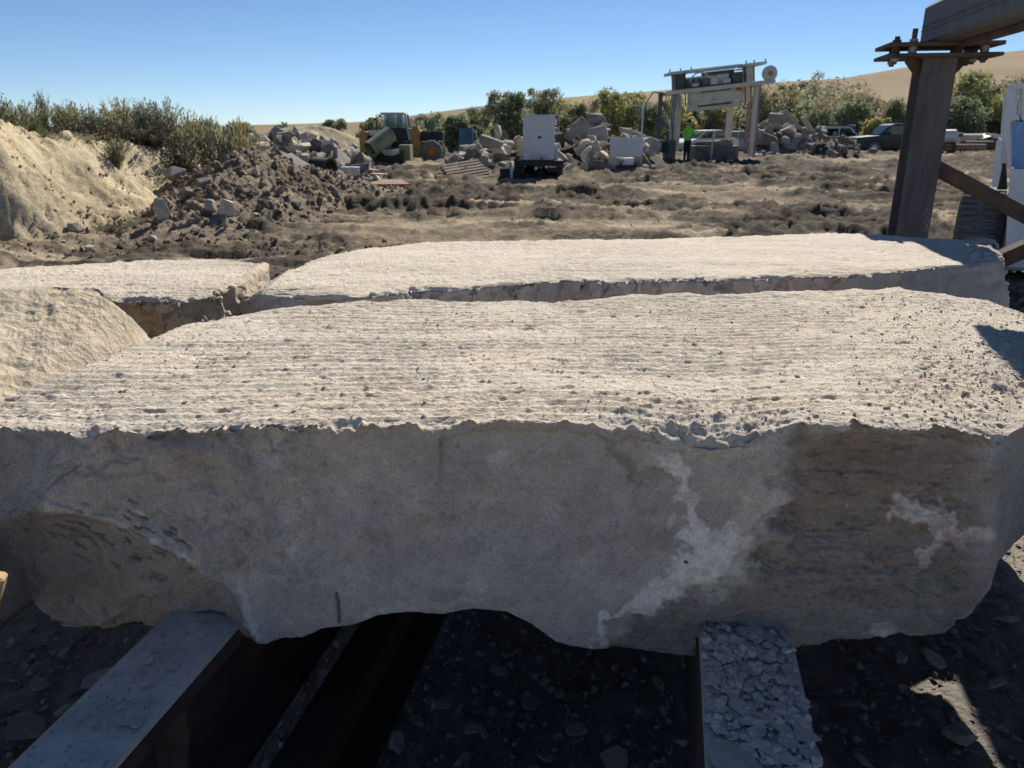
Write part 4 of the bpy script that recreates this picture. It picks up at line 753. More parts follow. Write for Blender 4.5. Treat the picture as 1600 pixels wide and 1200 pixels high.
# ================================================================ BLOCK HEAPS
ADJ_G = ['grey', 'dull grey', 'dusty grey', 'pale', 'cream', 'tan', 'buff']
def block_heap(prof, Y0, Y1, n, seed, smin, smax, where, group, mats, core_col):
    """prof: skyline of the heap [(px, py_top)] in photo pixels; blocks stacked from the front foot back and up"""
    rs = random.Random(seed); Ym = (Y0 + Y1) / 2
    K = np.array(prof, float); xs, _, zt = atY(K[:, 0], K[:, 1], Y1); xs = np.array(xs); gb = ground_base(xs, 0 * xs + Ym)[0]
    def top(x, y):   # heap surface: full height at Y1, foot at Y0
        f = min(1, max(0, (y - Y0) / (Y1 - Y0))); g = ground_z(x, y); return g + (float(np.interp(x, xs, zt)) - g) * f ** .75
    X, Yg = np.meshgrid(np.linspace(xs.min(), xs.max(), 40), np.linspace(Y0 - .1, Y1 + 2.2, 24), indexing='ij')
    F = np.clip((Yg - Y0) / (Y1 - Y0), 0, 1) ** .75 * sstep(Y1 + 2.1, Y1 + .3, Yg); g = ground_base(X, Yg)[0]; Z = g + np.maximum(np.interp(X, xs, zt) - g - .45, 0) * F + .18 * vnoise(X * 2, Yg * 2, seed=seed) * F - .05
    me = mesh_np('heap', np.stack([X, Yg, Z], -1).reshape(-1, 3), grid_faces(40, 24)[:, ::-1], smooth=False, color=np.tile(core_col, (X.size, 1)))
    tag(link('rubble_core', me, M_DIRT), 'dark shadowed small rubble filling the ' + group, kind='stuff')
    for k in range(n):
        f = (k + .5) / n; y = Y0 + (Y1 - Y0) * (f ** .8) + rs.uniform(-.2, .2); x = rs.uniform(xs.min() * (y / Y1) + .1, xs.max() * (y / Y1) - .1); z = top(x, y)
        if z < ground_z(x, y) + .02 and rs.random() < .5: continue
        s = rs.uniform(smin, smax) * (1 if rs.random() < .75 else 1.35); el = rs.choice([.5, .7, 1.0]); mt = rs.choice(mats)
        o = link('stone_block', rs.choice(mt), None); o.scale = (s, s * rs.uniform(.5, .9), s * el * .8); o.location = (x, y, z - s * el * .12); o.rotation_euler = (rs.gauss(0, .45), rs.gauss(0, .45), rs.random() * 6.28)
        col = {id(RG): 'grey', id(RP): 'pale', id(RD): 'dirt-caked'}[id(mt)]; shp = {.5: 'slab-like', .7: 'oblong', 1.0: 'chunky'}[el]; hgt = 'foot' if f < .3 else ('face' if f < .75 else 'crest')
        fx = (x / (y / Y1) - xs.min()) / (xs.max() - xs.min()); hz_ = ['left end', 'left part', 'middle', 'right part', 'right end'][int(min(.999, max(0, fx)) * 5)]; sz = 'small' if s < smin + (smax - smin) * .35 else ('large' if s > smin + (smax - smin) * .75 else 'middling')
        tag(o, f'{sz} {col} {shp} block, {hgt}, {hz_} of {where}', 'stone block', group)
PILE = [(690, 262), (715, 238), (745, 224), (775, 212), (800, 214), (880, 204), (905, 200), (930, 187), (955, 186), (975, 200), (1000, 212), (1030, 228)]
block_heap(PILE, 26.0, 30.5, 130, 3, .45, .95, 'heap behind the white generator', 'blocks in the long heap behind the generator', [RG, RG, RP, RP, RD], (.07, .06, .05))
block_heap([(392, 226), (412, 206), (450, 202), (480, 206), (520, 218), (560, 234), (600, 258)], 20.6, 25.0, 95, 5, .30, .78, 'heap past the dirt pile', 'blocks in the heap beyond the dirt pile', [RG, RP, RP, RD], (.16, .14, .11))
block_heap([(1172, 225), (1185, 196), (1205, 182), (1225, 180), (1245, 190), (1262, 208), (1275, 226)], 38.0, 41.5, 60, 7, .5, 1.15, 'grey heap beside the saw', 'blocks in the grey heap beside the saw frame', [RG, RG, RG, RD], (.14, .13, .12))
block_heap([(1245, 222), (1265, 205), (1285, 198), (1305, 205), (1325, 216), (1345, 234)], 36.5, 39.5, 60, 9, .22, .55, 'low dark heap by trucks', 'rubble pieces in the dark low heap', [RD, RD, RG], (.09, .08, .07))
for k, (a, b, Y, w, h, rz, lb) in enumerate([(1236, 181, 39.5, 1.3, .32, .5, 'long pale slab tipped across the crest of the grey heap'), (1212, 184, 39.6, .9, .6, 0, 'broad grey slab at the very top of the grey heap'), (1262, 195, 39.5, 1.2, .2, .9, 'thin tan plank-like stone leaning off the grey heap')]):
    boulder((RP if k != 1 else RG)[k], a, b, Y, w, h, .5, lb, (0, rz if k else .45, .2), name='stone_block', cat='stone block')
for k, (a, b, Y, w, h, rot, mt, lb) in enumerate([(778, 207, 27.5, .40, .55, (0, .5, .3), RP, 'pale standing block on the crest left of the white generator'), (767, 222, 26.9, 1.0, .42, (0, .3, .2), RG, 'big oblong grey block left of the white generator'),
    (930, 187, 30.0, 1.2, .55, (0, -.1, .3), RG, 'widest flat grey block crowning the long heap'), (905, 200, 29, .9, .8, (0, .6, .5), RG, 'large dark-sided grey block just right of the generator'), (931, 226, 26.5, .35, .32, (0, .7, .5), RP, 'bright pale block on the heap face left of the white panel'),
    (912, 262, 25.6, .35, .6, (0, .1, .2), RP, 'upright tan block at the heap foot right of the generator'), (885, 268, 25.4, .25, .75, (0, .7, .2), RP, 'slanting tan stone bar at the heap foot'), (935, 262, 25.8, 1.3, .50, (0, 0, .1), RD, 'long low brown block at the heap foot between generator and panel'),
    (757, 255, 25.9, .28, .8, (0, 0, .2), RG, 'upright grey stone post by the wood pallet'), (812, 222, 26.8, .3, .5, (0, -.5, .2), RP, 'orange-tinged wedge block touching the generator side')]):
    boulder(mt[k % 7], a, b, Y, w, h, .5, lb, rot, name='stone_block', cat='stone block')
# tan spoil heap further back
H2 = heap_mesh('spoil_heap', [(-12.2, 46, 1.55, 3.4), (-10.6, 46, 1.5, 3.6)], 0, -18, -6, 41, 50, 90, 80, 720, (.26, .21, .14), (.42, .35, .23), rough=.10)
tag(link('spoil_heap', H2[0], M_DIRT), 'small tan spoil heap behind the broken blocks, left of the yellow loader', 'spoil heap')
H3 = heap_mesh('mound', [(10.0, 31.0, .45, 1.6), (11.2, 31.6, .5, 1.5)], 0, 7, 14, 28, 34, 90, 80, 730, (.12, .10, .08), (.32, .26, .19), rough=.12)
tag(link('mud_mound', H3[0], M_DIRT), 'low brown mud mound at the foot of the saw frame', 'mound')
# ================================================================ SMALL YARD OBJECTS
def gl(px, Y, py=240, dz=0): x, y, _ = [float(v) for v in atY(px, py, Y)]; return (x, y, ground_z(x, y) + dz)
M_PLAST = mat_mottle('black_corrugated', [(.018, .018, .020), (.04, .038, .038)], scale=6, bump=.2, rough=.55)
M_GALVS = mat_mottle('galvanised', [(.42, .43, .45), (.55, .56, .57)], scale=4, bump=.1, rough=.45, metal=.3)
M_BELT = mat_mottle('dusty_belt', [(.15, .14, .13), (.24, .225, .20)], scale=3, bump=.3, rough=.8)
M_PLANK = mat_mottle('weathered_board', [(.36, .25, .17), (.50, .38, .28)], scale=2, bump=.3, stretch=(1, 9, 9), rnd=.2)
M_PALLET = mat_mottle('grey_board', [(.20, .16, .125), (.33, .27, .215)], scale=2, bump=.3, stretch=(1, 9, 9), rnd=.2)
def pipe_mesh(r, L, wall, ribs, n=28):
    prof = []; m = max(2, ribs * 4)
    for i in range(m + 1): prof.append((r + (.03 * r * math.cos(i * math.pi / 2) if ribs else 0), L * i / m))
    prof += [(r - wall, L), (r - wall, 0), prof[0]]; return MB().lathe(prof, n=n)
def laid(name, mb, mat, loc, d, label, cat, smooth=True):
    o = mb.build(name, mat, None, smooth=smooth); o.location = loc; o.rotation_euler = Vector(d).to_track_quat('Z', 'Y').to_euler(); return tag(o, label, cat)
p = VY(492, 264, 20.6); laid('culvert_pipe', pipe_mesh(.29, .5, .04, 4), M_PLAST, p, (1, -.5, -.05), 'short black corrugated culvert pipe lying on the broken blocks', 'pipe')
p = VY(584, 297, 19.6); laid('culvert_pipe', pipe_mesh(.27, .6, .04, 4), M_PLAST, p, (-1, .8, .12), 'half buried black pipe with its mouth open at the pile end', 'pipe')
t = thing('metal_drum', 'shiny galvanised drum standing behind the black culvert pipe', 'drum', VY(548, 283, 20.4)); MB().lathe([(0, 0), (.235, 0), (.24, .01), (.235, .10), (.24, .11), (.235, .22), (.24, .23), (.235, .34)]).build('drum_body', M_GALVS, t, smooth=True); MB().lathe([(.242, .335), (.25, .345), (.242, .355), (.22, .35), (0, .345)]).build('rim', M_GALVS, t, smooth=True)
m = MB(); pts = [VY(a, b, Y) for a, b, Y in [(428, 246, 20.0), (445, 258, 19.6), (462, 268, 19.3), (480, 275, 19.1), (500, 281, 18.9), (520, 284, 18.7), (533, 292, 18.4), (541, 302, 18.2)]]
n_ = len(pts); off = Vector((.30, .55, .10)); vv = [q for q in pts] + [q + off for q in pts] + [q - Vector((0, 0, .03)) for q in pts] + [q + off - Vector((0, 0, .03)) for q in pts]; ff = []
for i in range(n_ - 1): ff += [(i, i + 1, n_ + i + 1, n_ + i), (2 * n_ + i, 3 * n_ + i, 3 * n_ + i + 1, 2 * n_ + i + 1), (i, 2 * n_ + i, 2 * n_ + i + 1, i + 1), (n_ + i, n_ + i + 1, 3 * n_ + i + 1, 3 * n_ + i)]
tag(m.add(vv, ff).build('conveyor_belt', M_BELT, None, smooth=True), 'old grey conveyor belt draped over the crest of the dirt pile', 'belt')
m = MB(); pts = [VY(a, b, Y) for a, b, Y in [(480, 284, 18.4), (497, 292, 18), (508, 300, 17.6), (516, 308, 17.3)]]; m.path(pts, .06, 8); tag(m.build('hose', M_BELT, None, smooth=True), 'fat grey hose running down the dirt pile below the belt', 'hose')
def pallet(label, loc, rot, mat, nb=7, L=1.2, W=1.0):
    t = thing('wood_pallet', label, 'pallet', loc, rot=rot)
    for i in range(nb): MB().box((0, -W / 2 + .06 + i * (W - .12) / (nb - 1), .12), (L, .09, .02)).build('board', mat, t)
    for s in (-1, 0, 1): MB().box((s * (L / 2 - .05), 0, .055), (.08, W, .105)).build('stringer', mat, t)
pallet('pinkish board pallet lying flat at the end of the dirt pile', VY(602, 292, 19.6), (.06, .02, .35), M_PLANK, 6, 1.0, .9)
pallet('weathered grey pallet tipped against the block heap', VY(728, 272, 24.6), (.45, -.12, .45), M_PALLET, 7, 1.3, 1.1)
pallet('second weathered pallet under the tipped grey one', VY(712, 280, 24.3), (.10, 0, .2), M_PALLET, 6, 1.2, 1.0)
for k, (a, b, Y, L, rz, lb) in enumerate([(577, 262, 23, .5, .1, 'short upright tan board behind the drum'), (592, 272, 21.5, .5, .9, 'flat pale board lying behind the pallet'), (575, 287, 19.8, .9, .1, 'long pale board beneath the drum')]):
    o = MB().box((0, 0, 0), (L, .18, .03)).build('loose_board', M_PLANK); o.location = VY(a, b, Y); o.rotation_euler = ((0, -1.4, 0) if k == 0 else (.1, .05, rz)); tag(o, lb, 'board')
# ---- towable generator
YG = 24.0; s_ = (YG / float(ray(840, 250)[1])) / FPX
def lp(px, py, cx, by): return (px - cx) * s_, (by - py) * s_
t = thing('towable_generator', 'tall white generator box on a black trailer in the middle of the yard', 'generator', gl(843, YG, 280))
def bx(t, name, mat, x0, x1, y0, y1, d, cx, by, yo=0, bev=.01, par=None):
    a, zt = lp(x0, y0, cx, by); b, zb = lp(x1, y1, cx, by); return MB().box(((a + b) / 2, yo, (zt + zb) / 2), (b - a, d, zt - zb), bev=bev).build(name, mat, par or t)
M_WHT2 = mat_mottle('off_white_sheet', [(.50, .51, .53), (.60, .61, .62)], scale=1.5, bump=.03, rough=.45, spec=.4)
body = bx(t, 'housing', M_WHT2, 818, 866, 184, 250, 1.7, 843, 283, .85); bx(t, 'door', M_WHT2, 826, 859, 206, 240, .02, 843, 283, -.012, .004); bx(t, 'latch', M_BLK, 840, 845, 214.5, 218, .03, 843, 283, -.03, 0); bx(t, 'roof_cap', M_WHT2, 817, 867, 183, 184.6, 1.74, 843, 283, .85, .004)
[bx(t, 'vent_slat', M_GALVS, 828, 857, 241.6 + q * 1.5, 242.4 + q * 1.5, .03, 843, 283, -.012, 0) for q in range(5)]; [bx(t, 'hinge', M_GALVS, 825, 827, yy_, yy_ + 2, .04, 843, 283, -.03, 0) for yy_ in (209, 234)]
bx(t, 'side_box', M_WHT2, 867, 872, 226, 250, .6, 843, 283, .5); bx(t, 'lamp', M_WHITE, 866.5, 869, 190, 199, .15, 843, 283, .1); bx(t, 'trailer_frame', M_BLK, 812, 880, 250.5, 259, 1.9, 843, 283, .8); bx(t, 'tow_jack', M_BLK, 844.5, 846.5, 245, 281, .05, 843, 283, -.18, 0)
for xx in (815, 877):
    a, z = lp(xx, 271, 843, 283); MB().lathe([(0, -.09), (.26, -.09), (.29, -.05), (.29, .05), (.26, .09), (0, .09)], c=(a, .8, .28), axis='x').build('wheel', M_RUB, t, smooth=True)
bx(t, 'cross_member', M_BLK, 855, 878, 262, 268, .06, 843, 283, .0); a, z = lp(853, 260, 843, 283); MB().lathe([(0, -.03), (.035, -.03), (.045, .01), (0, .02)], c=(a, -.2, z), axis='y', n=12).build('reflector', M_WHITE, t, smooth=True); a, z = lp(837, 262, 843, 283); MB().lathe([(0, -.03), (.05, -.03), (.05, .02), (0, .03)], c=(a, -.2, z), axis='y', n=12).build('reflector', M_GALVS, t, smooth=True)
t = thing('black_crate', 'open black box with a pale front post beside the generator wheel', 'box', gl(791, 24.2, 282)); bx(t, 'box_body', M_BLK, 781, 797, 264, 282, .35, 791, 283, .2); bx(t, 'frame_post', M_GALVS, 797.5, 801.5, 262, 284, .05, 791, 283, 0, .004); bx(t, 'frame_top', M_GALVS, 780, 797, 261.5, 263.8, .06, 791, 283, 0, .004)
t = thing('black_bin', 'narrow black bin standing between the pale post and the trailer', 'bin', gl(808, 24.4, 282)); bx(t, 'bin_body', M_BLK, 803, 813, 254, 283, .3, 808, 283, 0, .02); bx(t, 'lid', M_PLAST, 802.4, 813.6, 252, 254, .34, 808, 283, 0, .004)
t = thing('flat_sheet', 'small bright white sheet lying under the generator drawbar', 'sheet', gl(867, 23.6, 283, .03)); MB().box((0, 0, 0), (.38, .25, .03)).build('sheet', M_WHITE, t)
# ---- white panel on a wheeled frame
t = thing('panel_cart', 'low white panel on a wheeled frame standing in front of the block heap', 'cart', gl(977, 26.5, 270)); s_ = (26.5 / float(ray(977, 250)[1])) / FPX
bx(t, 'panel', M_WHT2, 952, 1002, 218, 245, .06, 977, 273); bx(t, 'panel_edge', M_WHITE, 951.5, 1002.5, 216.8, 217.9, .09, 977, 273)
for xx in (953, 1001): bx(t, 'leg', M_GALVS, xx - .8, xx + .8, 245.5, 271, .05, 977, 273, .03, 0)
bx(t, 'axle', M_BLK, 954, 1000, 256, 259, .05, 977, 273, .3, 0); bx(t, 'tank', M_GALVS, 973, 992, 247, 258, .5, 977, 273, .5)
for xx in (951, 958): a, z = lp(xx, 266, 977, 273); MB().lathe([(0, -.04), (.10, -.04), (.13, 0), (.10, .04), (0, .04)], c=(a, -.05, z), axis='y', n=16).build('wheel', M_GALVS, t, smooth=True)
t = thing('lamp_post', 'thin grey pole with a short side arm beside the white panel', 'pole', gl(999.5, 27.2, 270)); s_ = (27.2 / float(ray(977, 250)[1])) / FPX; bx(t, 'pole', M_GALVS, 998.6, 1000.6, 166, 270, .05, 999.5, 268, 0, 0); bx(t, 'side_arm', M_GALVS, 980, 998.5, 166, 168, .05, 999.5, 268, 0, 0)
t = thing('electric_cabinet', 'small grey cabinet behind the top corner of the white panel', 'cabinet', gl(976, 31, 268)); s_ = (31 / float(ray(977, 250)[1])) / FPX; bx(t, 'cabinet_body', M_WHT2, 968, 983, 203, 262, .4, 976, 262); bx(t, 'door', M_GALVS, 969.5, 979, 205, 216, .03, 976, 262, -.22, 0)
# ---- green tank, skip and yellow loader
M_GREEN = mat_mottle('faded_green', [(.16, .19, .115), (.26, .29, .18)], scale=2.5, bump=.15, rough=.6)
M_DKGRN = mat_mottle('dark_green_inside', [(.02, .028, .018), (.035, .045, .03)], scale=4, bump=.1)
M_YEL = mat_mottle('faded_yellow_paint', [(.30, .15, .035), (.42, .22, .05), (.30, .16, .06)], scale=2.5, bump=.1, rough=.5, spec=.4)
M_TEAL = mat_mottle('teal_frame', [(.22, .33, .34), (.34, .46, .47)], scale=3, bump=.05, rough=.5)
m, nn_, b_ = new_mat('tinted_glass', .08, 0, .5); b_.inputs['Base Color'].default_value = (.10, .17, .18, 1); b_.inputs['Transmission Weight'].default_value = .55; M_GLS = m
p = VY(578, 234, 31.2); t = thing('green_tank', 'pale green open cylinder tank propped on the dark skip', 'tank', p); MBp = pipe_mesh(.32, 1.15, .02, 0, 32); o = MBp.build('shell', M_GREEN, t, smooth=True); o.rotation_euler = Vector((.62, .62, .50)).to_track_quat('Z', 'Y').to_euler(); i2 = MB().lathe([(0, .25), (.29, .25)], n=24).build('inner_wall', M_DKGRN, t); i2.rotation_euler = o.rotation_euler; i3 = MB().lathe([(.315, -.02), (.335, -.02), (.335, .02), (.315, .02), (.315, -.02)], n=32).build('rim', M_GREEN, t, smooth=True); i3.rotation_euler = o.rotation_euler
t = thing('steel_skip', 'dark green steel skip under the green tank', 'skip', gl(597, 31.5, 258)); s_ = (31.5 / float(ray(600, 250)[1])) / FPX
MB().prism([(-.80, 0), (.72, 0), (.88, .62), (-.70, .55)], 1.2, c=(0, .6, 0)).build('skip_body', M_DKGRN, t, bevel=.02); bx(t, 'end_panel', M_GREEN, 622, 640, 226, 250, .9, 597, 258, .8)
for k in range(4): MB().path([(-.05, -.05 - .03 * k, .62 + .05 * k), (.15, -.12, .46 + .05 * k), (.45, -.12, .44 + .06 * k), (.7, -.02, .52 + .05 * k)], .022, 6).build('pipe_bundle', M_GALVS, t, smooth=True)
YL = 34.5; s_ = (YL / float(ray(640, 250)[1])) / FPX; CX = 628; BY = 255
t = thing('wheel_loader', 'old yellow wheel loader with a pale teal cab behind the green tank', 'loader', gl(CX, YL, BY))
lb = lambda n, m, x0, x1, y0, y1, d, yo=0, bev=.02, par=None: bx(t, n, m, x0, x1, y0, y1, d, CX, BY, yo, bev, par)
def wheel(px, yo, r=.47):
    a = (px - CX) * s_; w = MB().lathe([(r * .5, -.17), (r * .86, -.19), (r * .97, -.15), (r, -.08), (r, .08), (r * .97, .15), (r * .86, .19), (r * .5, .17)], c=(a, yo, r), axis='y', n=32).build('wheel', M_RUB, t, smooth=True)
    MB().lathe([(0, -.10), (r * .2, -.12), (r * .3, -.08), (r * .48, -.07), (r * .52, -.17), (r * .56, -.17), (r * .5, .1), (0, .1)], c=(a, yo, r), axis='y', n=24).build('rim', M_YEL, w, smooth=True)
    for k in range(20):
        an = k / 20 * 6.283; MB().box((a + math.cos(an) * r, yo + (.07 if k % 2 else -.07), r + math.sin(an) * r), (.07, .22, .05), rot=(0, -an, 0)).build('tread_lug', M_RUB, w)
wheel(675, 0); wheel(675, 1.5); wheel(598, 0); wheel(598, 1.5)
lb('rear_frame', M_YEL, 641, 657, 206, 247, 1.0, .75); lb('counterweight', M_YEL, 644, 654, 200, 205.8, .7, .75); lb('engine_cover', M_BLK, 657.5, 692, 208, 222, .8, .75); lb('chassis', M_BLK, 612, 690, 224, 238, .7, .76)
lb('front_plate', M_YEL, 562, 575, 208, 240, 1.1, .75); lb('front_hood', M_BLUE if False else M_WHT2, 576, 602, 206, 214, .8, .75); lb('front_hood_side', M_BLK, 576, 602, 214.3, 226, .8, .75)
lb('cab_floor', M_BLK, 603, 641, 203, 222, 1.0, .75); rf = lb('cab_roof', mat_mottle('pink_roof', [(.50, .36, .31), (.62, .50, .44)], bump=0), 597, 634, 180, 182.6, 1.2, .75)
for a, b in ((602, 604), (619, 620.5), (630.5, 632)):
    for yo in (.26, 1.24): lb('cab_post', M_TEAL, a, b, 182.8, 203, .04, yo, 0)
for yo in (.27, 1.23): m = MB(); q = [(632.5, 183), (636, 183), (643, 221), (639, 221)]; m.prism([((a - CX) * s_, (BY - b) * s_) for a, b in q], .06, c=(0, yo, 0)); m.build('slanted_post', M_TEAL, t)
lb('window', M_GLS, 604.3, 618.7, 183, 202.5, .015, .27, 0); lb('window', M_GLS, 620.8, 630.2, 183, 202.5, .015, .27, 0); lb('seat', M_BLK, 616, 626, 196, 203, .5, .75); lb('seat_back', M_BLK, 623, 626, 188, 196, .5, .75); lb('exhaust_stack', M_BLK, 585, 587.5, 193, 206, .08, .9, 0); lb('mirror', M_BLK, 586, 590, 188, 192, .04, .2, 0); lb('mirror_arm', M_BLK, 590, 602, 183, 184, .03, .2, 0)
MB().prism([((a - CX) * s_, (BY - b) * s_) for a, b in ((648, 212), (660, 224), (656, 246), (645, 246))], .12, c=(0, .1, 0)).build('lift_arm', M_YEL, t, bevel=.01)
t = thing('blue_barrel', 'blue barrel among the blocks behind the loader wheel', 'barrel', gl(729, 33, 225, .62)); MB().lathe([(0, 0), (.28, 0), (.29, .2), (.28, .25), (.29, .3), (.29, .5), (.28, .55), (.28, .8), (0, .8)]).build('barrel_body', mat_mottle('blue_plastic', [(.03, .10, .17), (.05, .14, .22)], bump=0, rough=.5), t, smooth=True); MB().lathe([(0, .801), (.05, .801), (.05, .83), (0, .83)], c=(.15, 0, 0)).build('cap', M_BLK, t)
# ================================================================ STONE SAW (gantry)
YS = 34.0; s_ = (YS / float(ray(1105, 200)[1])) / FPX; CX = 1105; BY = 258
M_SAW = mat_mottle('pale_saw_paint', [(.40, .37, .31), (.54, .51, .44), (.60, .57, .50)], scale=2, bump=.15, rough=.55)
M_SAWD = mat_mottle('grimy_saw_steel', [(.07, .07, .07), (.15, .145, .135)], scale=4, bump=.3, rough=.6)
M_SAWR = mat_mottle('rust_streaked_steel', [(.20, .13, .09), (.38, .29, .21)], scale=3, bump=.2, stretch=(4, 4, .7))
M_RED = mat_mottle('red_patch', [(.36, .055, .03), (.46, .08, .04)], bump=0)
t = thing('stone_saw', 'tall pale bridge saw on four legs with pulleys on its top rail', 'stone saw', gl(CX, YS, BY))
sb = lambda n, m, x0, x1, y0, y1, d, yo=0, bev=.01, par=None: bx(t, n, m, x0, x1, y0, y1, d, CX, BY, yo, bev, par)
for a, b, y0, y1, yo, mt_ in ((1038, 1046.5, 152, 262, -.6, M_SAW), (1060, 1067, 155, 240, 1.2, M_SAW), (1030, 1036, 150, 245, 1.2, M_SAWD), (1141.5, 1151, 143, 245, 1.2, M_SAW), (1162, 1168.4, 140, 246, -.6, M_SAW), (1168.5, 1173, 142, 246, -.5, M_SAWR), (1173.5, 1178, 140, 236, 1.2, M_SAWR)): sb('leg', mt_, a, b, y0, y1, .16, yo)
TI = math.atan2(17, 162)
def tb(n, m, x0, x1, off0, off1, d, yo=0, par=None):   # bar following the tilted rail: offsets in px from rail line
    xm = (x0 + x1) / 2; yr = 155 - (xm - 1028) * 17 / 162; a = (xm - CX) * s_; z = (BY - (yr + (off0 + off1) / 2)) * s_; return MB().box((a, yo, z), ((x1 - x0) * s_, d, (off1 - off0) * s_), rot=(0, -TI, 0), bev=.01).build(n, m, par or t)
tb('top_rail', M_SAW, 1028, 1190, -3, 2.5, .25, -.75); tb('top_rail', M_SAW, 1030, 1190, -3, 2.5, .2, 1.35); tb('cross_housing', M_SAW, 1066, 1143, 3, 21, .5, -.3); tb('housing_lip', M_SAW, 1066, 1143, 17, 21, .56, -.3)
tb('blade_cover', M_SAW, 1066, 1143, 21.5, 30, .4, -.25); tb('blade_slot', M_SAWD, 1080, 1131, 22, 25, .44, -.26); tb('red_plate', M_RED, 1135, 1142, 2, 7, .04, -.6)
tb('lettering_strip', M_SAWD, 1082, 1106, 3.5, 5, .03, -.57); tb('lettering_strip', M_SAWD, 1109, 1127, 3, 5, .03, -.57)
tb('carriage_frame', M_SAWD, 1044, 1060, -27, -4, .8, .1); tb('carriage_roof', M_SAW, 1033, 1067, -30, -26, 1.3, .1); tb('lower_box', M_SAW, 1046, 1057, 3, 24, .5, .3); tb('box_foot', M_SAW, 1045, 1060, 25, 28, .5, .3)
tb('carriage_frame', M_SAW, 1152, 1163, -27, -4, .6, .1); tb('carriage_roof', M_SAW, 1147, 1178, -30, -26, 1.3, .1); tb('lower_box', M_SAW, 1152, 1163, 3, 26, .5, .3); tb('side_rod', M_BLK, 1150, 1151.3, -27, 28, .06, -.3); tb('side_rod', M_BLK, 1163.5, 1165, -27, 28, .06, -.3); tb('side_rod', M_BLK, 1058, 1059.5, -27, 22, .06, -.4); tb('side_rod', M_BLK, 1044.5, 1046, -27, -3, .06, -.4)
for xx in (1034, 1050, 1066, 1148, 1160, 1177): tb('roof_peg', M_SAWD, xx - .8, xx + .8, -34, -30.5, .06, -.4)
tb('back_panel', M_SAWD, 1062, 1152, -19, -4, .1, .9); tb('truss_chord', M_SAW, 1060, 1152, -21, -18.5, .12, .75)
for q in range(9): tb('truss_post', M_SAW, 1064 + q * 9.6, 1065.6 + q * 9.6, -18.4, -5.2, .1, .72)
for q in range(5): tb('machine_box', (M_SAW, M_SAWD, M_SAWR)[q % 3], 1068 + q * 15, 1077 + q * 15 + q % 2 * 3, -10 - (q * 5) % 7, -5.2, .4, -.45)
tb('top_chord', M_SAW, 1067, 1147, -31, -27, .3, .1); tb('top_chord', M_SAW, 1067, 1147, -29, -27, .2, .9); tb('pump', M_SAW, 1094, 1104, -16, -5.3, .4, -.6); tb('upper_beam', M_SAWD, 1088, 1136, -25, -20, .3, .2); tb('motor', M_SAW, 1107, 1124, -19, -6, .5, -.2); tb('gearbox', M_SAWD, 1066, 1092, -13, -4, .5, -.2); tb('cable_box', M_SAWD, 1128, 1146, -20, -5, .5, 0); tb('deck_plate', M_SAWD, 1066, 1148, -5, -3.3, .9, .2); tb('guard_plate', M_SAW, 1092, 1106, -18, -5, .3, 0); tb('roof_stay', M_SAWD, 1136, 1150, -24, -22, .1, 0)
def disc(px, off, r, mt_, name, yo, hub):
    yr = 155 - (px - 1028) * 17 / 162; c = ((px - CX) * s_, yo, (BY - yr - off) * s_); w = MB().lathe([(0, -.08), (r * .9, -.08), (r, -.05), (r, .05), (r * .9, .08), (0, .08)], c=c, axis='y', n=32).build(name, mt_, t, smooth=True)
    MB().lathe([(0, -.12), (r * .32, -.12), (r * .32, -.081), (0, -.081)], c=c, axis='y', n=20).build('hub', hub, w, smooth=True)
disc(1181, -12, .30, M_SAW, 'pulley_wheel', -.75, M_SAWR)
m = MB(); cx_, cz_ = (1080 - CX) * s_, (BY - 150 + 4) * s_; m.path([(cx_ + math.cos(a) * .40, -.45, cz_ + .15 + math.sin(a) * .42) for a in np.linspace(.1, 3.04, 14)], .03, 6); m.build('flywheel_guard', M_SAW, t, smooth=True)
for k in range(5): m = MB(); xx = 1030 + k * 4; m.path([((xx - CX) * s_, -.7, (BY - 152) * s_), ((xx - 5 - CX) * s_, -.75, (BY - 185) * s_), ((xx + (3 if k % 2 else -4) - CX) * s_, -.75, (BY - 235) * s_)], .02, 5); m.build('hanging_cable', M_SAWD, t, smooth=True)
m = MB(); m.path([((1030 - CX) * s_, -.3, (BY - 155) * s_), ((1012 - CX) * s_, -.2, (BY - 152) * s_), ((1003 - CX) * s_, 0, (BY - 168) * s_), ((1001 - CX) * s_, 0, (BY - 200) * s_)], .025, 6); m.build('feed_cable', M_SAWD, t, smooth=True)
t = thing('control_stand', 'dark machine stand with pale round motor at the saw foot', 'machine', gl(1030, 33, BY)); bx(t, 'base', M_SAWD, 1036, 1052, 222, 258, .5, 1030 + 0, 258); bx(t, 'drive_box', M_BLK, 1030, 1040, 225, 240, .5, 1030, 258, -.1)
for a, b, r in ((1023, 230, .16), (1021, 238, .11)): MB().lathe([(0, -.1), (r, -.1), (r, .1), (0, .1)], c=((a - 1030) * s_, -.3, (258 - b) * s_), axis='y', n=16).build('motor', M_SAW, t, smooth=True)
o = link('sawn_block', rock_mesh('sawn', 991, 1, 1, 1, rough=.05, blocky=1.0), M_SAWR); o.location = (gl(1112, 34.6, BY)[0], 34.6, ground_z(8.9, 34.6) + .75); o.scale = (1.9, 1.5, .62); tag(o, 'brown stone block on the saw bed behind the worker', 'stone block')
t = thing('saw_bed', 'low dark bed carrying the block under the saw', 'saw bed', gl(1112, 34.6, BY)); bx(t, 'bed', M_SAWD, 1078, 1146, 229, 256, 1.4, 1112, 256, 0); bx(t, 'upright', M_SAW, 1101, 1103, 212, 250, .06, 1112, 256, -.9, 0)
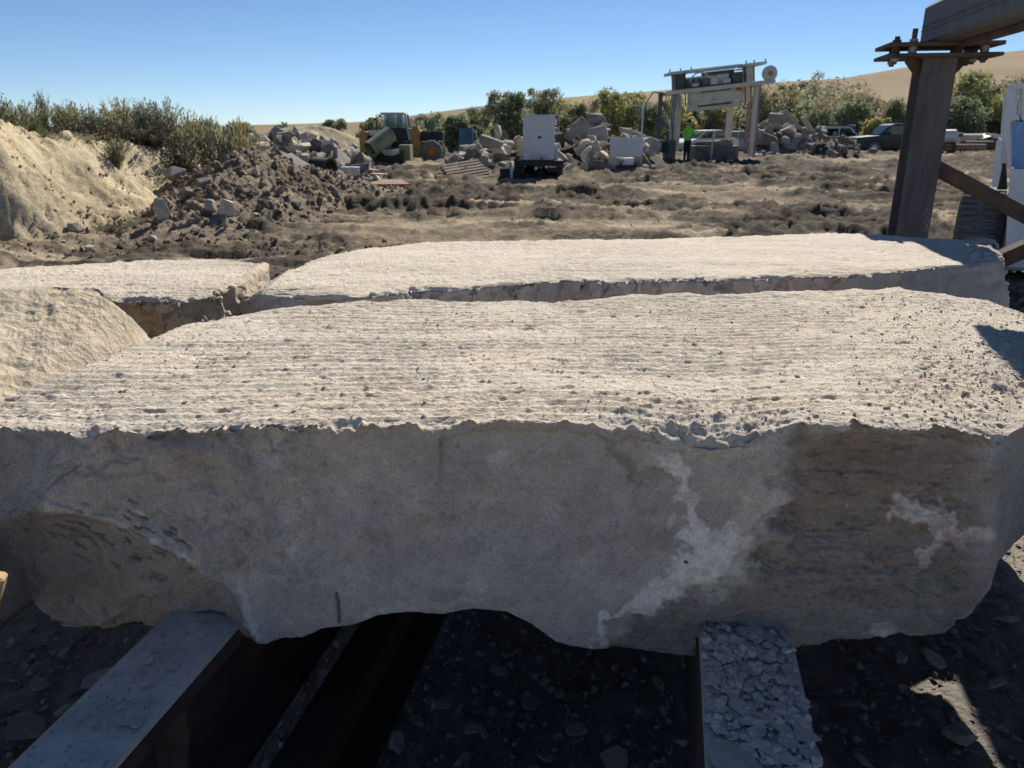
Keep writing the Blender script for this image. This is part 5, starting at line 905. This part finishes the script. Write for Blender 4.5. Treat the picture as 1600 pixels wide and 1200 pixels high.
# ================================================================ WORKER
def person():
    root = thing('person', 'worker in lime green hoodie, dark trousers and cap reaching toward the saw', 'person', gl(1072, 33.0, 256))
    J = [(0, 0, .95, .15, .11), (.0, 0, 1.12, .15, .12), (.0, -.01, 1.30, .18, .125), (0, 0, 1.44, .13, .09), (.01, 0, 1.52, .058, .058), (.02, -.01, 1.60, .075, .085), (.025, -.01, 1.70, .082, .095),
         (-.09, 0, .88, .095, .10), (-.10, .0, .50, .068, .07), (-.10, .03, .12, .045, .048), (-.10, -.02, .05, .045, .04), (-.11, -.13, .04, .04, .03),
         (.09, 0, .88, .095, .10), (.11, .03, .50, .068, .07), (.11, .06, .12, .045, .048), (.11, .01, .05, .045, .04), (.12, -.10, .04, .04, .03),
         (-.19, 0, 1.40, .065, .065), (-.23, .03, 1.15, .052, .052), (-.10, -.15, 1.08, .04, .04), (-.02, -.20, 1.10, .028, .02),
         (.19, 0, 1.40, .065, .065), (.36, -.06, 1.22, .05, .05), (.56, -.12, 1.30, .038, .038), (.64, -.13, 1.33, .028, .02)]
    E = [(0, 1), (1, 2), (2, 3), (3, 4), (4, 5), (5, 6), (0, 7), (7, 8), (8, 9), (9, 10), (10, 11), (0, 12), (12, 13), (13, 14), (14, 15), (15, 16), (3, 17), (17, 18), (18, 19), (19, 20), (3, 21), (21, 22), (22, 23), (23, 24)]
    for h, s in ((20, 1), (24, 1)):     # fingers and thumb
        b = J[h]
        for q in range(5):
            J.append((b[0] + (.07 if h == 24 else .05) * (.6 if q == 4 else 1), b[1] - .01 + (.0 if q == 4 else 0), b[2] + (.03 - q * .016 if q < 4 else .045), .008, .008)); E.append((h, len(J) - 1))
    me = bpy.data.meshes.new('body'); me.from_pydata([j[:3] for j in J], E, []); o = link('body', me, None, root)
    md = o.modifiers.new('s', 'SKIN'); md.use_smooth_shade = True
    for i, j in enumerate(J): me.skin_vertices[0].data[i].radius = j[3:5]
    me.skin_vertices[0].data[0].use_root = True; o.modifiers.new('ss', 'SUBSURF').levels = 2; o.modifiers['ss'].render_levels = 2
    bpy.context.view_layer.update(); ev = o.evaluated_get(bpy.context.evaluated_depsgraph_get()); nm = bpy.data.meshes.new_from_object(ev); o.modifiers.clear(); o.data = nm
    hv = mat_mottle('lime_hoodie', [(.20, .62, .05), (.30, .78, .09)], scale=9, bump=.2, bscale=12, dist=.02); nv = mat_mottle('navy_trousers', [(.012, .015, .03), (.025, .03, .05)], scale=8); sk = mat_mottle('skin', [(.40, .24, .17), (.45, .28, .2)], bump=0); bt = mat_mottle('work_boots', [(.06, .045, .035), (.09, .07, .05)])
    for mm in (hv, nv, sk, bt): nm.materials.append(mm)
    for p in nm.polygons:
        c = p.center; p.material_index = 3 if c.z < .10 else (1 if c.z < .98 else (2 if (c.z > 1.53 or c.x > .585 or (c.y < -.165 and c.x < 0.1 and c.z < 1.2)) else 0))
    capm = mat_mottle('dark_cap', [(.035, .03, .035), (.06, .055, .06)]); MB().lathe([(.10, 1.70), (.106, 1.74), (.09, 1.79), (.05, 1.815), (0, 1.82)], c=(.025, .0, 0), n=20).build('cap', capm, root, smooth=True)
    MB().box((.025, -.14, 1.712), (.13, .12, .012), rot=(.15, 0, 0), bev=.004).build('cap_brim', capm, root); MB().lathe([(.07, 1.46), (.10, 1.50), (.085, 1.56), (.06, 1.55)], c=(0, .02, 0), n=16).build('hood', hv, root, smooth=True)
    fm = mat_mottle('dark_eye', [(.02, .015, .01), (.03, .02, .02)], bump=0)
    for sx in (-1, 1): MB().box((.025 + sx * .03, -.108, 1.672), (.02, .008, .01)).build('eye', fm, root); MB().box((.025 + sx * .085, .0, 1.655), (.014, .03, .05), bev=.004).build('ear', sk, root)
    MB().prism([(-.012, 0), (.012, 0), (0, .035)], .03, c=(.025, -.115, 1.635)).build('nose', sk, root); MB().box((.025, -.103, 1.61), (.04, .008, .008)).build('mouth', mat_mottle('lips', [(.3, .12, .1), (.3, .12, .1)], bump=0), root)
    root.rotation_euler = (0, 0, .5); root.scale = (.98, .98, .98)
person()
# ================================================================ PARKED TRUCKS
def truck(label, loc, rz, paint, kind='pickup', cabL=0):
    t = thing('pickup_truck' if kind == 'pickup' else 'parked_car', label, 'pickup truck' if kind == 'pickup' else 'car', loc, rz)
    if kind == 'pickup': low = [(-2.75, .45), (-2.78, .80), (-2.70, 1.0), (-1.45, 1.12), (2.72, 1.12), (2.76, .55), (2.6, .42), (2.35, .42), (2.2, .75), (1.9, .86), (1.6, .75), (1.45, .40), (-1.25, .40), (-1.4, .75), (-1.7, .86), (-2.0, .75), (-2.15, .42)]; cabp = [(-1.45, 1.121), (-.85, 1.70), (-.6, 1.78), (.85, 1.78), (1.0, 1.70), (1.08, 1.121)]; wx = (-1.7, 1.9); wd = 1.9
    else: low = [(-2.2, .35), (-2.25, .7), (-1.2, .95), (1.9, .98), (2.2, .85), (2.2, .40), (1.8, .35), (1.65, .62), (1.35, .72), (1.05, .62), (.9, .3), (-.95, .3), (-1.1, .62), (-1.4, .72), (-1.7, .62), (-1.85, .35)]; cabp = [(-1.2, .951), (-.5, 1.42), (.9, 1.46), (1.7, .981)]; wx = (-1.4, 1.35); wd = 1.75
    MB().prism(low, wd, c=(0, 0, 0)).build('body', paint, t, bevel=.04); cb = MB(); cb.prism(cabp, wd * .86); cb.build('cab', paint, t, bevel=.05)
    zt = cabp[1][1]; z0 = cabp[0][1]
    for sy in (-1, 1):
        y = sy * (wd * .43 + .006)
        if kind == 'pickup': ws = [[(-1.18, z0 + .05), (-.72, zt - .06), (-.1, zt - .06), (-.1, z0 + .05)], [(0, z0 + .05), (0, zt - .06), (.86, zt - .06), (.93, z0 + .05)]]
        else: ws = [[(-.95, z0 + .04), (-.45, zt - .06), (.15, zt - .04), (.15, z0 + .04)], [(.25, z0 + .04), (.25, zt - .04), (.85, zt - .04), (1.35, z0 + .06)]]
        for q in ws: MB().prism(q, .012, c=(0, y, 0)).build('window', M_CARGL, t)
        for xx in ((-.4, .75) if kind == 'pickup' else (0, 1)): MB().box((xx, sy * (wd / 2 + .012), z0 - .12), (.16, .02, .03)).build('door_handle', M_BLK, t)
        MB().box((cabp[0][0] + .45, sy * (wd / 2 + .10), z0 + .12), (.10, .16, .16), bev=.03).build('mirror', M_BLK, t)
    a, b = cabp[0], cabp[1]; dx, dz = b[0] - a[0], b[1] - a[1]; MB().box(((a[0] + b[0]) / 2 - .012, 0, (a[1] + b[1]) / 2 + .01), (math.hypot(dx, dz) * .82, wd * .76, .012), rot=(0, -math.atan2(dz, dx), 0)).build('windshield', M_CARGL, t)
    for sy in (-1, 1): MB().box((low[1][0] + .02, sy * wd * .38, low[1][1] - .02), (.08, .3, .15), bev=.02).build('headlight', M_WHITE, t); MB().box((-low[1][0] - .03, sy * wd * .42, .85), (.06, .15, .3)).build('tail_light', M_RED, t)
    MB().box((low[1][0] - .03, 0, .52), (.12, wd * .96, .16), bev=.03).build('bumper', M_GALVS, t); MB().box((0.2, 0, .36), (3.2, wd * .9, .1)).build('sill', M_BLK, t)
    for xx in wx:
        for sy in (-1, 1):
            r = .40 if kind == 'pickup' else .33; w = MB().lathe([(r * .55, -.11), (r * .92, -.12), (r, -.08), (r, .08), (r * .92, .12), (r * .55, .11)], c=(xx, sy * (wd / 2 - .1), r), axis='y', n=24).build('wheel', M_RUB, t, smooth=True); MB().lathe([(0, -.1), (r * .5, -.09), (r * .56, -.11), (r * .56, .11), (r * .5, .09), (0, .1)], c=(xx, sy * (wd / 2 - .1), r), axis='y', n=20).build('rim', M_GALVS, w, smooth=True)
    return t
m, nn_, b_ = new_mat('car_glass', .05, 0, .6); b_.inputs['Base Color'].default_value = (.02, .025, .03, 1); M_CARGL = m
P_NAVY = mat_mottle('dusty_navy_paint', [(.008, .011, .017), (.018, .022, .03)], scale=1.5, bump=0, rough=.3, spec=.5); P_WH = mat_mottle('white_car_paint', [(.62, .64, .68), (.70, .72, .75)], scale=1, bump=0, rough=.3, spec=.5); P_SIL = mat_mottle('silver_blue_paint', [(.22, .30, .42), (.30, .38, .50)], scale=1, bump=0, rough=.3, spec=.5)
tr = truck('dark dusty pickup truck parked broadside left of the rusty post', gl(1398, 49, 238), 0, P_NAVY); MB().box((.2, 0, 1.80), (1.35, 1.4, .03), bev=.01).build('roof_panel', P_WH, tr)
tr = truck('white pickup truck parked behind the dark low rubble heap', gl(1300, 54, 225), math.pi, P_WH); MB().box((-.9, .3, 1.84), (.5, .8, .12), bev=.03).build('light_bar', M_WHITE, tr)
truck('white pickup mostly hidden behind the grey heap of slabs', gl(1262, 58, 225), .2, P_WH)
truck('white car seen under the saw just right of the worker', gl(1098, 50, 225), .5, P_WH, 'car'); truck('silver blue car seen between the right legs of the saw', gl(1140, 53, 225), .2, P_SIL, 'car'); truck('white car parked behind the left legs of the saw', gl(1052, 56, 225), -.3, P_WH, 'car')
# things beyond the post
t = thing('propane_tank', 'small white horizontal tank on a rusty stand just right of the post', 'tank', gl(1480, 44, 228)); MB().lathe([(0, -.55), (.2, -.52), (.32, -.42), (.33, 0), (.33, .3), (.2, .42), (0, .45)], c=(0, 0, 1.05), axis='x', n=24).build('tank_body', M_WHT2, t, smooth=True)
for sx in (-.35, .3): MB().box((sx, 0, .36), (.08, .5, .72)).build('stand_leg', M_RUST, t)
MB().box((0, 0, .5), (1.2, .5, .06)).build('shelf', M_RUST, t); MB().cyl((.42, 0, 1.1), (.7, 0, 1.1), .12, 12).build('valve', M_SAWD, t)
for k, (a, b, L, r, mt_, lb_) in enumerate(((1502, 230, 2.6, .17, M_SAWR, 'long rusty pipe lying on the ground beyond the post'), (1536, 227, 2.4, .24, M_RUST, 'thick rust-brown pipe lying next to the white loader'), (1513, 217, 1.6, .28, M_PALEB, 'squared tan log resting on the rusty pipes'))):
    o = MB().cyl((-L / 2, 0, 0), (L / 2, 0, 0), r, 14).build('steel_pipe' if k < 2 else 'timber_log', mt_, None, smooth=True); o.location = VY(a, b, 44 + k * .6); o.rotation_euler = (0, 0, .15 * k); tag(o, lb_, 'pipe' if k < 2 else 'log')
t = thing('green_sheet', 'faded green and white sheet piled past the pipes', 'sheet', VY(1538, 215, 45.5)); MB().box((-.3, 0, 0), (1.4, 1, .06), rot=(.1, -.25, 0)).build('green_panel', M_GREEN, t); MB().box((.5, -.1, .1), (.7, .8, .16), rot=(0, .2, 0)).build('white_panel', M_WHITE, t)
for k, (a, b, Y) in enumerate(((1135, 203, 46), (1364, 236, 42), (1300, 240, 36.2), (1200, 243, 36.6))): boulder(RD[k], a, b, Y, .6, .4, .5, ['dark lump resting on the block under the saw', 'reddish rock in front of the dark pickup', 'dark rock at the foot of the low heap', 'flat rock at the foot of the grey heap'][k], (0, 0, k), name='rock', cat='rock')
# ================================================================ TREES
def leaf_mat(name, c, var=.35):
    m, n, b = new_mat(name, .7, 0, .2); at = NN(n, 'ShaderNodeAttribute', attribute_name='col'); n.links.new(at.outputs[0], b.inputs['Base Color'])
    tr_ = NN(n, 'ShaderNodeBsdfTranslucent'); n.links.new(at.outputs[0], tr_.inputs[0]); mx = NN(n, 'ShaderNodeMixShader', i_0=.35); out = n.nodes['Material Output']; n.links.new(b.outputs[0], mx.inputs[1]); n.links.new(tr_.outputs[0], mx.inputs[2]); n.links.new(mx.outputs[0], out.inputs[0]); return m
M_LEAF = leaf_mat('leaves', None); M_BARK = mat_mottle('bark', [(.10, .085, .065), (.19, .16, .125)], scale=6, bump=.5)
def leaves(cen, rad, per, size, cols, rs, flat=1.0, up=0.0):
    """cen (n,3), rad (n,): leaf quads spread through each clump's volume"""
    n = len(cen) * per; c = np.repeat(cen, per, 0); r = np.repeat(rad, per); d = rs.normal(size=(n, 3)); d /= np.linalg.norm(d, axis=1, keepdims=True); d[:, 2] *= flat; q = c + d * (r * rs.random(n) ** .45)[:, None]
    a = rs.normal(size=(n, 3)); a[:, 2] += up; a /= np.linalg.norm(a, axis=1, keepdims=True); b = np.cross(a, rs.normal(size=(n, 3))); b /= np.linalg.norm(b, axis=1, keepdims=True) + 1e-9
    s = (size * (.5 + rs.random(n)))[:, None]; w = s * .45; V = np.stack([q - a * s, q + b * w, q + a * s, q - b * w], 1).reshape(-1, 3); F = np.arange(n * 4).reshape(-1, 4)
    C = np.array(cols)[rs.integers(0, len(cols), len(cen))]; C = np.repeat(C, per, 0) * (.7 + .6 * rs.random(n))[:, None]; return V, F, np.repeat(C, 4, 0)
def tree(label, px, Y, ytop, wpx, cols, dens=1.0, bare=0.0, name='tree', group=None, cat='tree', seed=0, ybase=228, trunkh=.2, leaf=.12):
    rs = np.random.default_rng(seed + 1000); x, y, zt = [float(v) for v in atY(px, ytop, Y)]; zb = ground_z(x, Y); H = max(1.2, zt - zb); Wd = wpx * Y / 1.04 / FPX / 2
    root = thing(name, label, cat, (x, y, zb), rs.random() * .0, group); tr_ = MB(); tips = []
    def limb(p, d, L, r, lev):
        q = p + d * L; tr_.cyl(p, q, r, 5 if lev else 7, r * .6, cap=False)
        if lev >= 3: tips.append(np.array(q)); return
        if lev >= 1: tips.append(np.array(q))
        for _ in range(3 if lev < 2 else 2 + int(bare * 2)):
            nd = Vector(d) + Vector((rs.normal(0, .55) * Wd / max(H, .1) * 1.3, rs.normal(0, .45), rs.normal(.05, .3))); nd.normalize(); limb(p + d * L * rs.uniform(.45, 1), nd, L * rs.uniform(.55, .85), r * .55, lev + 1)
    ns = 1 if Wd < H * .5 else (2 if Wd < H else 4)
    for k in range(ns):
        for _ in range(2 if bare else 1): limb(Vector((rs.uniform(-.45, .45) * Wd * (ns > 1), 0, -.1)), Vector((rs.normal(0, .2), rs.normal(0, .2), 1)).normalized(), H * rs.uniform(.26, .38), .02 * H + .02, 0)
    tr_.build('trunk', M_BARK, root)
    T = np.array(tips); T = T[rs.permutation(len(T))[:60]]
    T[:, 0] = np.clip(T[:, 0], -Wd * .9, Wd * .9); T[:, 2] = np.clip(T[:, 2], H * .12, H * .92)
    m2 = int(22 * dens) + 8; a = rs.random(m2) * 6.28; u = rs.random(m2) ** .5; zz = rs.random(m2) ** .8
    ex = np.stack([np.cos(a) * u * Wd * (1 - .55 * zz ** 2), np.sin(a) * u * Wd * .6, (.10 + .82 * zz) * H], -1); cen = np.concatenate([T, ex]) if not bare > .6 else T
    rad = np.full(len(cen), (.10 * H + .09 * Wd)) * (.35 + 1.1 * rs.random(len(cen))); per = int(95 * dens * (1 - .60 * bare)) + 8
    V, F, C = leaves(cen, rad, per, leaf, cols, rs, .8); me = mesh_np('crown', V, F, smooth=False, color=C); link('crown', me, M_LEAF, root); return root
OL = [(0.247, 0.24, 0.098), (0.299, 0.28, 0.117), (0.208, 0.221, 0.104)]; DG = [(0.111, 0.143, 0.065), (0.143, 0.169, 0.078), (0.182, 0.202, 0.091)]; YG = [(0.416, 0.39, 0.091), (0.481, 0.429, 0.104), (0.325, 0.338, 0.104)]; BR = [(0.351, 0.286, 0.156), (0.403, 0.325, 0.182), (0.286, 0.254, 0.13)]; SG = [(0.273, 0.293, 0.169), (0.338, 0.338, 0.195), (0.221, 0.247, 0.13)]
def lighten(L, k=1.35): return [tuple(min(.6, (v * .72 + .28 * sum(q) / 3) * k) for v in q) for q in L]
OL, DG, YG, BR, SG = [lighten(q, f) for q, f in ((OL, 1.35), (DG, 1.9), (YG, 1.15), (BR, 1.25), (SG, 1.35))]
G = 'trees and bushes along the far edge of the yard'
TR = [('low round green bush farthest to the left on the skyline', 447, 62, 194, 70, DG, 1, 0), ('wide low olive bush above the broken blocks', 520, 60, 186, 90, DG + OL, 1.1, 0), ('flat-topped olive bush just left of the loader cab', 582, 64, 182, 70, OL, 1, 0), ('pale grey-green bush behind the loader', 672, 66, 176, 90, SG, 1, .2), ('dark green rounded shrub between loader and block heap', 716, 42, 182, 58, DG, 1.3, 0), ('small dark bush touching the dark rounded shrub', 745, 50, 196, 40, DG, 1.2, 0),
      ('tall dark feathery tree left of the white generator', 789, 55, 137, 84, DG + OL, 1.5, 0), ('wide grey-green tree directly behind the white generator', 850, 60, 136, 100, SG + OL, 1.2, .2), ('low olive bush right of the generator tree', 905, 58, 158, 60, OL, 1.2, 0), ('bright yellow-green tree behind the white panel', 952, 60, 138, 74, YG, 1.2, 0), ('yellow-green tree beside the thin grey pole', 990, 62, 142, 60, YG + OL, 1.2, 0), ('dark bush behind the feed cables of the saw', 1020, 52, 165, 60, DG, 1.3, 0),
      ('yellow-green bush seen between the saw left legs', 1052, 64, 150, 50, YG, 1.2, 0), ('green bush seen through the middle of the saw', 1090, 66, 158, 70, DG + OL, 1.2, 0), ('second green bush seen through the saw', 1128, 66, 156, 60, OL + YG, 1.2, 0), ('brown half-bare tree just right of the saw', 1200, 58, 126, 70, BR + OL, .9, .45), ('olive tree with bare limbs behind the grey heap', 1240, 60, 118, 74, BR + OL, .9, .45), ('tallest thin-branched tree behind the grey heap', 1285, 62, 106, 90, BR, .8, .5),
      ('bare-topped brown tree behind the white pickup', 1330, 64, 116, 70, BR, .7, .6), ('dark evergreen bush left of the dark pickup cab', 1336, 54, 150, 60, DG, 1.5, 0), ('dark green bush under the thin-branched tree', 1270, 56, 158, 84, DG + OL, 1.3, 0), ('thin bare tree standing on the grassy slope', 1388, 66, 128, 46, BR, .5, .7), ('yellow-green bush behind the dark pickup', 1378, 54, 184, 56, YG, 1.3, 0), ('grey-olive bush touching the post on its left', 1402, 60, 152, 44, OL, 1.1, .2),
      ('tall yellow-tipped tree between post and white loader', 1528, 56, 106, 90, YG + OL, 1.3, .1), ('dark green bush low between post and white loader', 1505, 52, 150, 90, DG, 1.5, 0), ('green tree just left of the white loader arm', 1556, 58, 118, 70, OL, 1.3, .1), ('bare twiggy tree above the white loader', 1592, 60, 100, 60, BR, .5, .7), ('dark tree behind the white loader', 1600, 54, 145, 80, DG, 1.3, 0), ('olive tree past the white loader, out by the edge', 1660, 58, 120, 110, OL, 1.1, .1)]
for k, (lb_, px, Y, yt, w, cols, dn, ba) in enumerate(TR): tree(lb_, px, Y, yt, w, cols, dn, ba, group=G, seed=k, name='tree' if 'tree' in lb_ else 'bush', cat='tree' if 'tree' in lb_ else 'bush')
BB = [(755, 168), (820, 158), (880, 160), (930, 152), (975, 150), (1010, 155), (1045, 158), (1105, 160), (1160, 148), (1185, 142), (1225, 134), (1262, 126), (1305, 128), (1350, 140), (1370, 150), (1420, 158), (1490, 140), (1520, 130), (1575, 138), (700, 185), (650, 188), (620, 190)]
for k, (px, yt) in enumerate(BB): near_ = min(TR, key=lambda q: abs(q[1] - px))[0]; tree('pale hazy brush in the rear row, behind the ' + ' '.join(near_.split()[:6]), px, 76 + k % 4 * 3, yt, 95, (SG + OL, BR + OL, YG + OL, SG + BR)[k % 4], 1.2, .25, group=G, seed=90 + k, name='bush', cat='bush', leaf=.13)
for k, (px, yt) in enumerate(((300, 190), (370, 190), (610, 186), (640, 186), (1165, 168), (1440, 150), (1470, 140))): tree(['low bush hidden behind the bank shrubs', 'low bush at the bank end', 'small olive bush behind the loader cab', 'small olive bush right of the loader cab', 'small bush behind the saw right legs', 'bush hidden behind the rusty post', 'bush showing at the right side of the post'][k], px, 62, yt, 60, OL + SG, 1.1, 0, group=G, seed=60 + k, name='bush', cat='bush')
# ================================================================ SHRUBS AND GRASS ON THE BANK
SAGE = [(0.299, 0.332, 0.176), (0.364, 0.377, 0.208), (0.247, 0.28, 0.143)]; YEL = [(.50, .37, .06), (.42, .32, .08), (.25, .25, .10)]; DKS = [(.05, .045, .034), (.08, .07, .05), (.12, .11, .07)]
def shrub_mesh(nm, cols, seed, n=2600, upright=1.0, tips=None):
    """upright stems fanning from the base with narrow leaves along them"""
    rs = np.random.default_rng(seed); ns = 60; az = rs.random(ns) * 6.28; ln = rs.uniform(.55, 1.0, ns); sp = rs.uniform(.05, 1.15, ns) * (1.6 - upright); per = n // ns; t = np.tile((np.arange(per) + .5) / per, ns); t = .15 + .85 * t
    A = np.repeat(az, per); L = np.repeat(ln, per); S = np.repeat(sp, per); r = L * t * np.sin(S) * (.6 + .4 * t); q = np.stack([np.cos(A) * r, np.sin(A) * r, L * t * np.cos(S * .9)], -1) + rs.normal(0, .035, (n // ns * ns, 3)); n = len(q)
    d = rs.normal(0, .5, (n, 3)); d[:, 2] += .8; d /= np.linalg.norm(d, axis=1, keepdims=True); b = np.cross(d, rs.normal(size=(n, 3))); b /= np.linalg.norm(b, axis=1, keepdims=True); s = (.035 * (.6 + .8 * rs.random(n)))[:, None]; w = s * .28
    V = np.stack([q - d * s, q + b * w, q + d * s, q - b * w], 1).reshape(-1, 3); C = np.array(cols)[rs.integers(0, len(cols), n)] * (.65 + .7 * rs.random(n))[:, None]
    if tips is not None: k = (t > .82) & (rs.random(n) < .7); C[k] = np.array(tips)[rs.integers(0, len(tips), k.sum())]
    fo = mesh_np(nm, V, np.arange(n * 4).reshape(-1, 4), smooth=False, color=np.repeat(C, 4, 0)); st = MB()
    for i in range(ns): st.path([(0, 0, 0), (math.cos(az[i]) * ln[i] * .5 * math.sin(sp[i]) * .8, math.sin(az[i]) * ln[i] * .5 * math.sin(sp[i]) * .8, ln[i] * .5 * math.cos(sp[i] * .9)), (math.cos(az[i]) * ln[i] * math.sin(sp[i]), math.sin(az[i]) * ln[i] * math.sin(sp[i]), ln[i] * math.cos(sp[i] * .9))], .006, 3)
    me = bpy.data.meshes.new('stems'); me.from_pydata(st.v, [], st.f); me.materials.append(M_BARK); fo.materials.append(M_LEAF); return fo, me
SAGE = [(.36, .36, .22), (.42, .40, .26), (.29, .30, .18)]
SM = {'sage': [shrub_mesh('sage', SAGE, 1), shrub_mesh('sage2', SAGE, 2, 3000, .8), shrub_mesh('sage3', SAGE, 3, 2600, 1.2)], 'yellow': [shrub_mesh('yel', SAGE, 4, 2800, .9, YEL[:2]), shrub_mesh('yel2', YEL, 5, 2400, 1)], 'dark': [shrub_mesh('dk', DKS, 6, 2600, .5), shrub_mesh('dk2', DKS + SAGE[:1], 7, 2600, .6)], 'green': [shrub_mesh('gr', [(.12, .17, .06), (.16, .21, .08)], 8, 1800, .9)]}
def shrub(kind, i, px, Y, ytop, wpx, label, cat='shrub'):
    x, y, zt = [float(v) for v in atY(px, ytop, Y)]; zb = ground_z(x, Y) - .05; H = max(.25, zt - zb); W = wpx / FPX * Y / 1.05 / 2
    r = thing('shrub', label, cat, (x, y, zb), random.random() * 6, 'shrubs along the top of the bank'); fo, st = SM[kind][i % len(SM[kind])]; a = link('foliage', fo, None, r); b = link('stem', st, None, r); r.scale = (W / .42, W / .42, H * .92)
SH = [('sage', 0, 40, 17.5, 152, 70, 'pale sage tuft at the left end of the bank top'), ('sage', 1, 10, 17, 140, 60, 'tall sage shrub cut by the picture edge on the bank'), ('yellow', 0, 98, 18.0, 146, 34, 'yellow-flowering bush rising above the left part of the bank'), ('sage', 2, 60, 19, 132, 26, 'thin wispy shrub poking above the bank skyline'), ('dark', 0, 70, 16.4, 172, 44, 'black dead brush below the yellow-flowering bush'), ('dark', 1, 105, 16.4, 166, 60, 'dark brush clump left of the central sage shrubs'),
      ('sage', 0, 132, 17.6, 154, 66, 'rounded sage shrub right of the yellow-flowering bush'), ('yellow', 1, 180, 18.5, 140, 44, 'mustard-topped shrub highest on the bank skyline'), ('sage', 1, 168, 17.8, 158, 60, 'sage shrub beneath the mustard-topped shrub'), ('dark', 0, 150, 16.6, 176, 60, 'dark brush under the central sage shrubs'), ('dark', 1, 195, 17.0, 178, 60, 'dark brush with bare twigs mid bank'), ('sage', 2, 215, 18.2, 146, 50, 'upright sage shrub right of the mustard top'),
      ('sage', 0, 245, 18.4, 140, 62, 'tall feathery sage shrub near the middle of the bank'), ('dark', 0, 235, 17.4, 178, 70, 'wide dark brush beneath the feathery sage'), ('yellow', 0, 285, 18.8, 156, 54, 'yellow-tinged shrub right of the feathery sage'), ('sage', 1, 272, 17.9, 168, 50, 'small sage shrub in front of the yellow-tinged shrub'), ('sage', 2, 312, 18.6, 172, 60, 'wide low sage shrub before the right-hand bank end'), ('dark', 1, 275, 17.2, 190, 70, 'dark brush hanging over the bank edge'),
      ('sage', 0, 345, 19.0, 172, 52, 'sage shrub second from the right end of the bank'), ('yellow', 0, 368, 19.6, 166, 56, 'tall yellow-topped shrub at the right end of the bank'), ('sage', 1, 385, 19.6, 188, 40, 'small grass-like shrub at the very end of the bank'), ('dark', 0, 325, 17.8, 200, 50, 'dark brush near the right bank end'), ('green', 0, 50, 14.6, 178, 40, 'bright leafy green weed on the tan bank lip'), ('green', 0, 68, 14.4, 205, 34, 'grey-green trailing weed below the leafy weed'), ('sage', 2, 175, 15.5, 208, 60, 'low dry sage patch above the cracked bank'), ('sage', 1, 115, 15.3, 208, 60, 'low dry tuft above the bank lip'), ('dark', 1, 175, 12.2, 372, 50, 'low dark weed at the pile foot beside the bank'), ('sage', 0, -30, 16.5, 136, 70, 'sage shrub just past the picture edge'), ('sage', 0, 95, 21, 150, 60, 'sage shrub behind the yellow-flowering bush'), ('sage', 1, 200, 21, 152, 80, 'sage shrub behind the mustard-topped shrub'), ('sage', 2, 320, 21.5, 176, 60, 'sage shrub behind the low sage row')]
for s in SH: shrub(*s)
n = 26000; rs = np.random.default_rng(5); y = rs.uniform(12.5, 30, n); toe = np.interp(y, TOE_Y, TOE_X); x = toe - 1.5 - rs.random(n) ** .8 * 9; g, d = ground_base(x, y); k = (d > 1.7) & (vnoise(x * 1.2, y * 1.2, seed=9) + .6 * rs.random(n) > .1); x, y, g = x[k], y[k], g[k]; n = len(x)
h = (.08 + .22 * rs.random(n) ** 2); lean = rs.normal(0, .35, (n, 2)); q = np.stack([x, y, g], -1); tp = q + np.stack([lean[:, 0] * h, lean[:, 1] * h, h], -1); a = rs.random(n) * 6.28; w = np.stack([np.cos(a), np.sin(a), 0 * a], -1) * .012
V = np.stack([q - w, q + w, tp], 1).reshape(-1, 3); C = np.array([(.30, .25, .12), (.20, .20, .09), (.25, .20, .11), (.14, .15, .07)])[rs.integers(0, 4, n)] * (.7 + .6 * rs.random(n))[:, None]
tag(link('grass', mesh_np('grass', V, np.arange(n * 3).reshape(-1, 3), smooth=False, color=np.repeat(C, 3, 0)), M_LEAF), 'dry grass and weeds covering the top of the bank', kind='stuff')
n = 30000; y = rs.uniform(44, 75, n); x = rs.uniform(-.6, .85, n) * y; g, d = ground_base(x, y); k = (y > 50 + 8 * vnoise(x * .1, y * .0, seed=3)) & (d < 0); x, y, g = x[k], y[k], g[k]; n = len(x); h = .25 + .5 * rs.random(n) ** 2; q = np.stack([x, y, g], -1); tp = q + np.stack([rs.normal(0, .1, n), rs.normal(0, .1, n), h], -1); a = rs.random(n) * 6.28; w = np.stack([np.cos(a), np.sin(a), 0 * a], -1) * .05
V = np.stack([q - w, q + w, tp], 1).reshape(-1, 3); C = np.array([(.26, .21, .10), (.17, .17, .07), (.20, .16, .08)])[rs.integers(0, 3, n)] * (.7 + .6 * rs.random(n))[:, None]
tag(link('weeds', mesh_np('weeds', V, np.arange(n * 3).reshape(-1, 3), smooth=False, color=np.repeat(C, 3, 0)), M_LEAF), 'tall dry weeds along the far edge of the yard', kind='stuff')
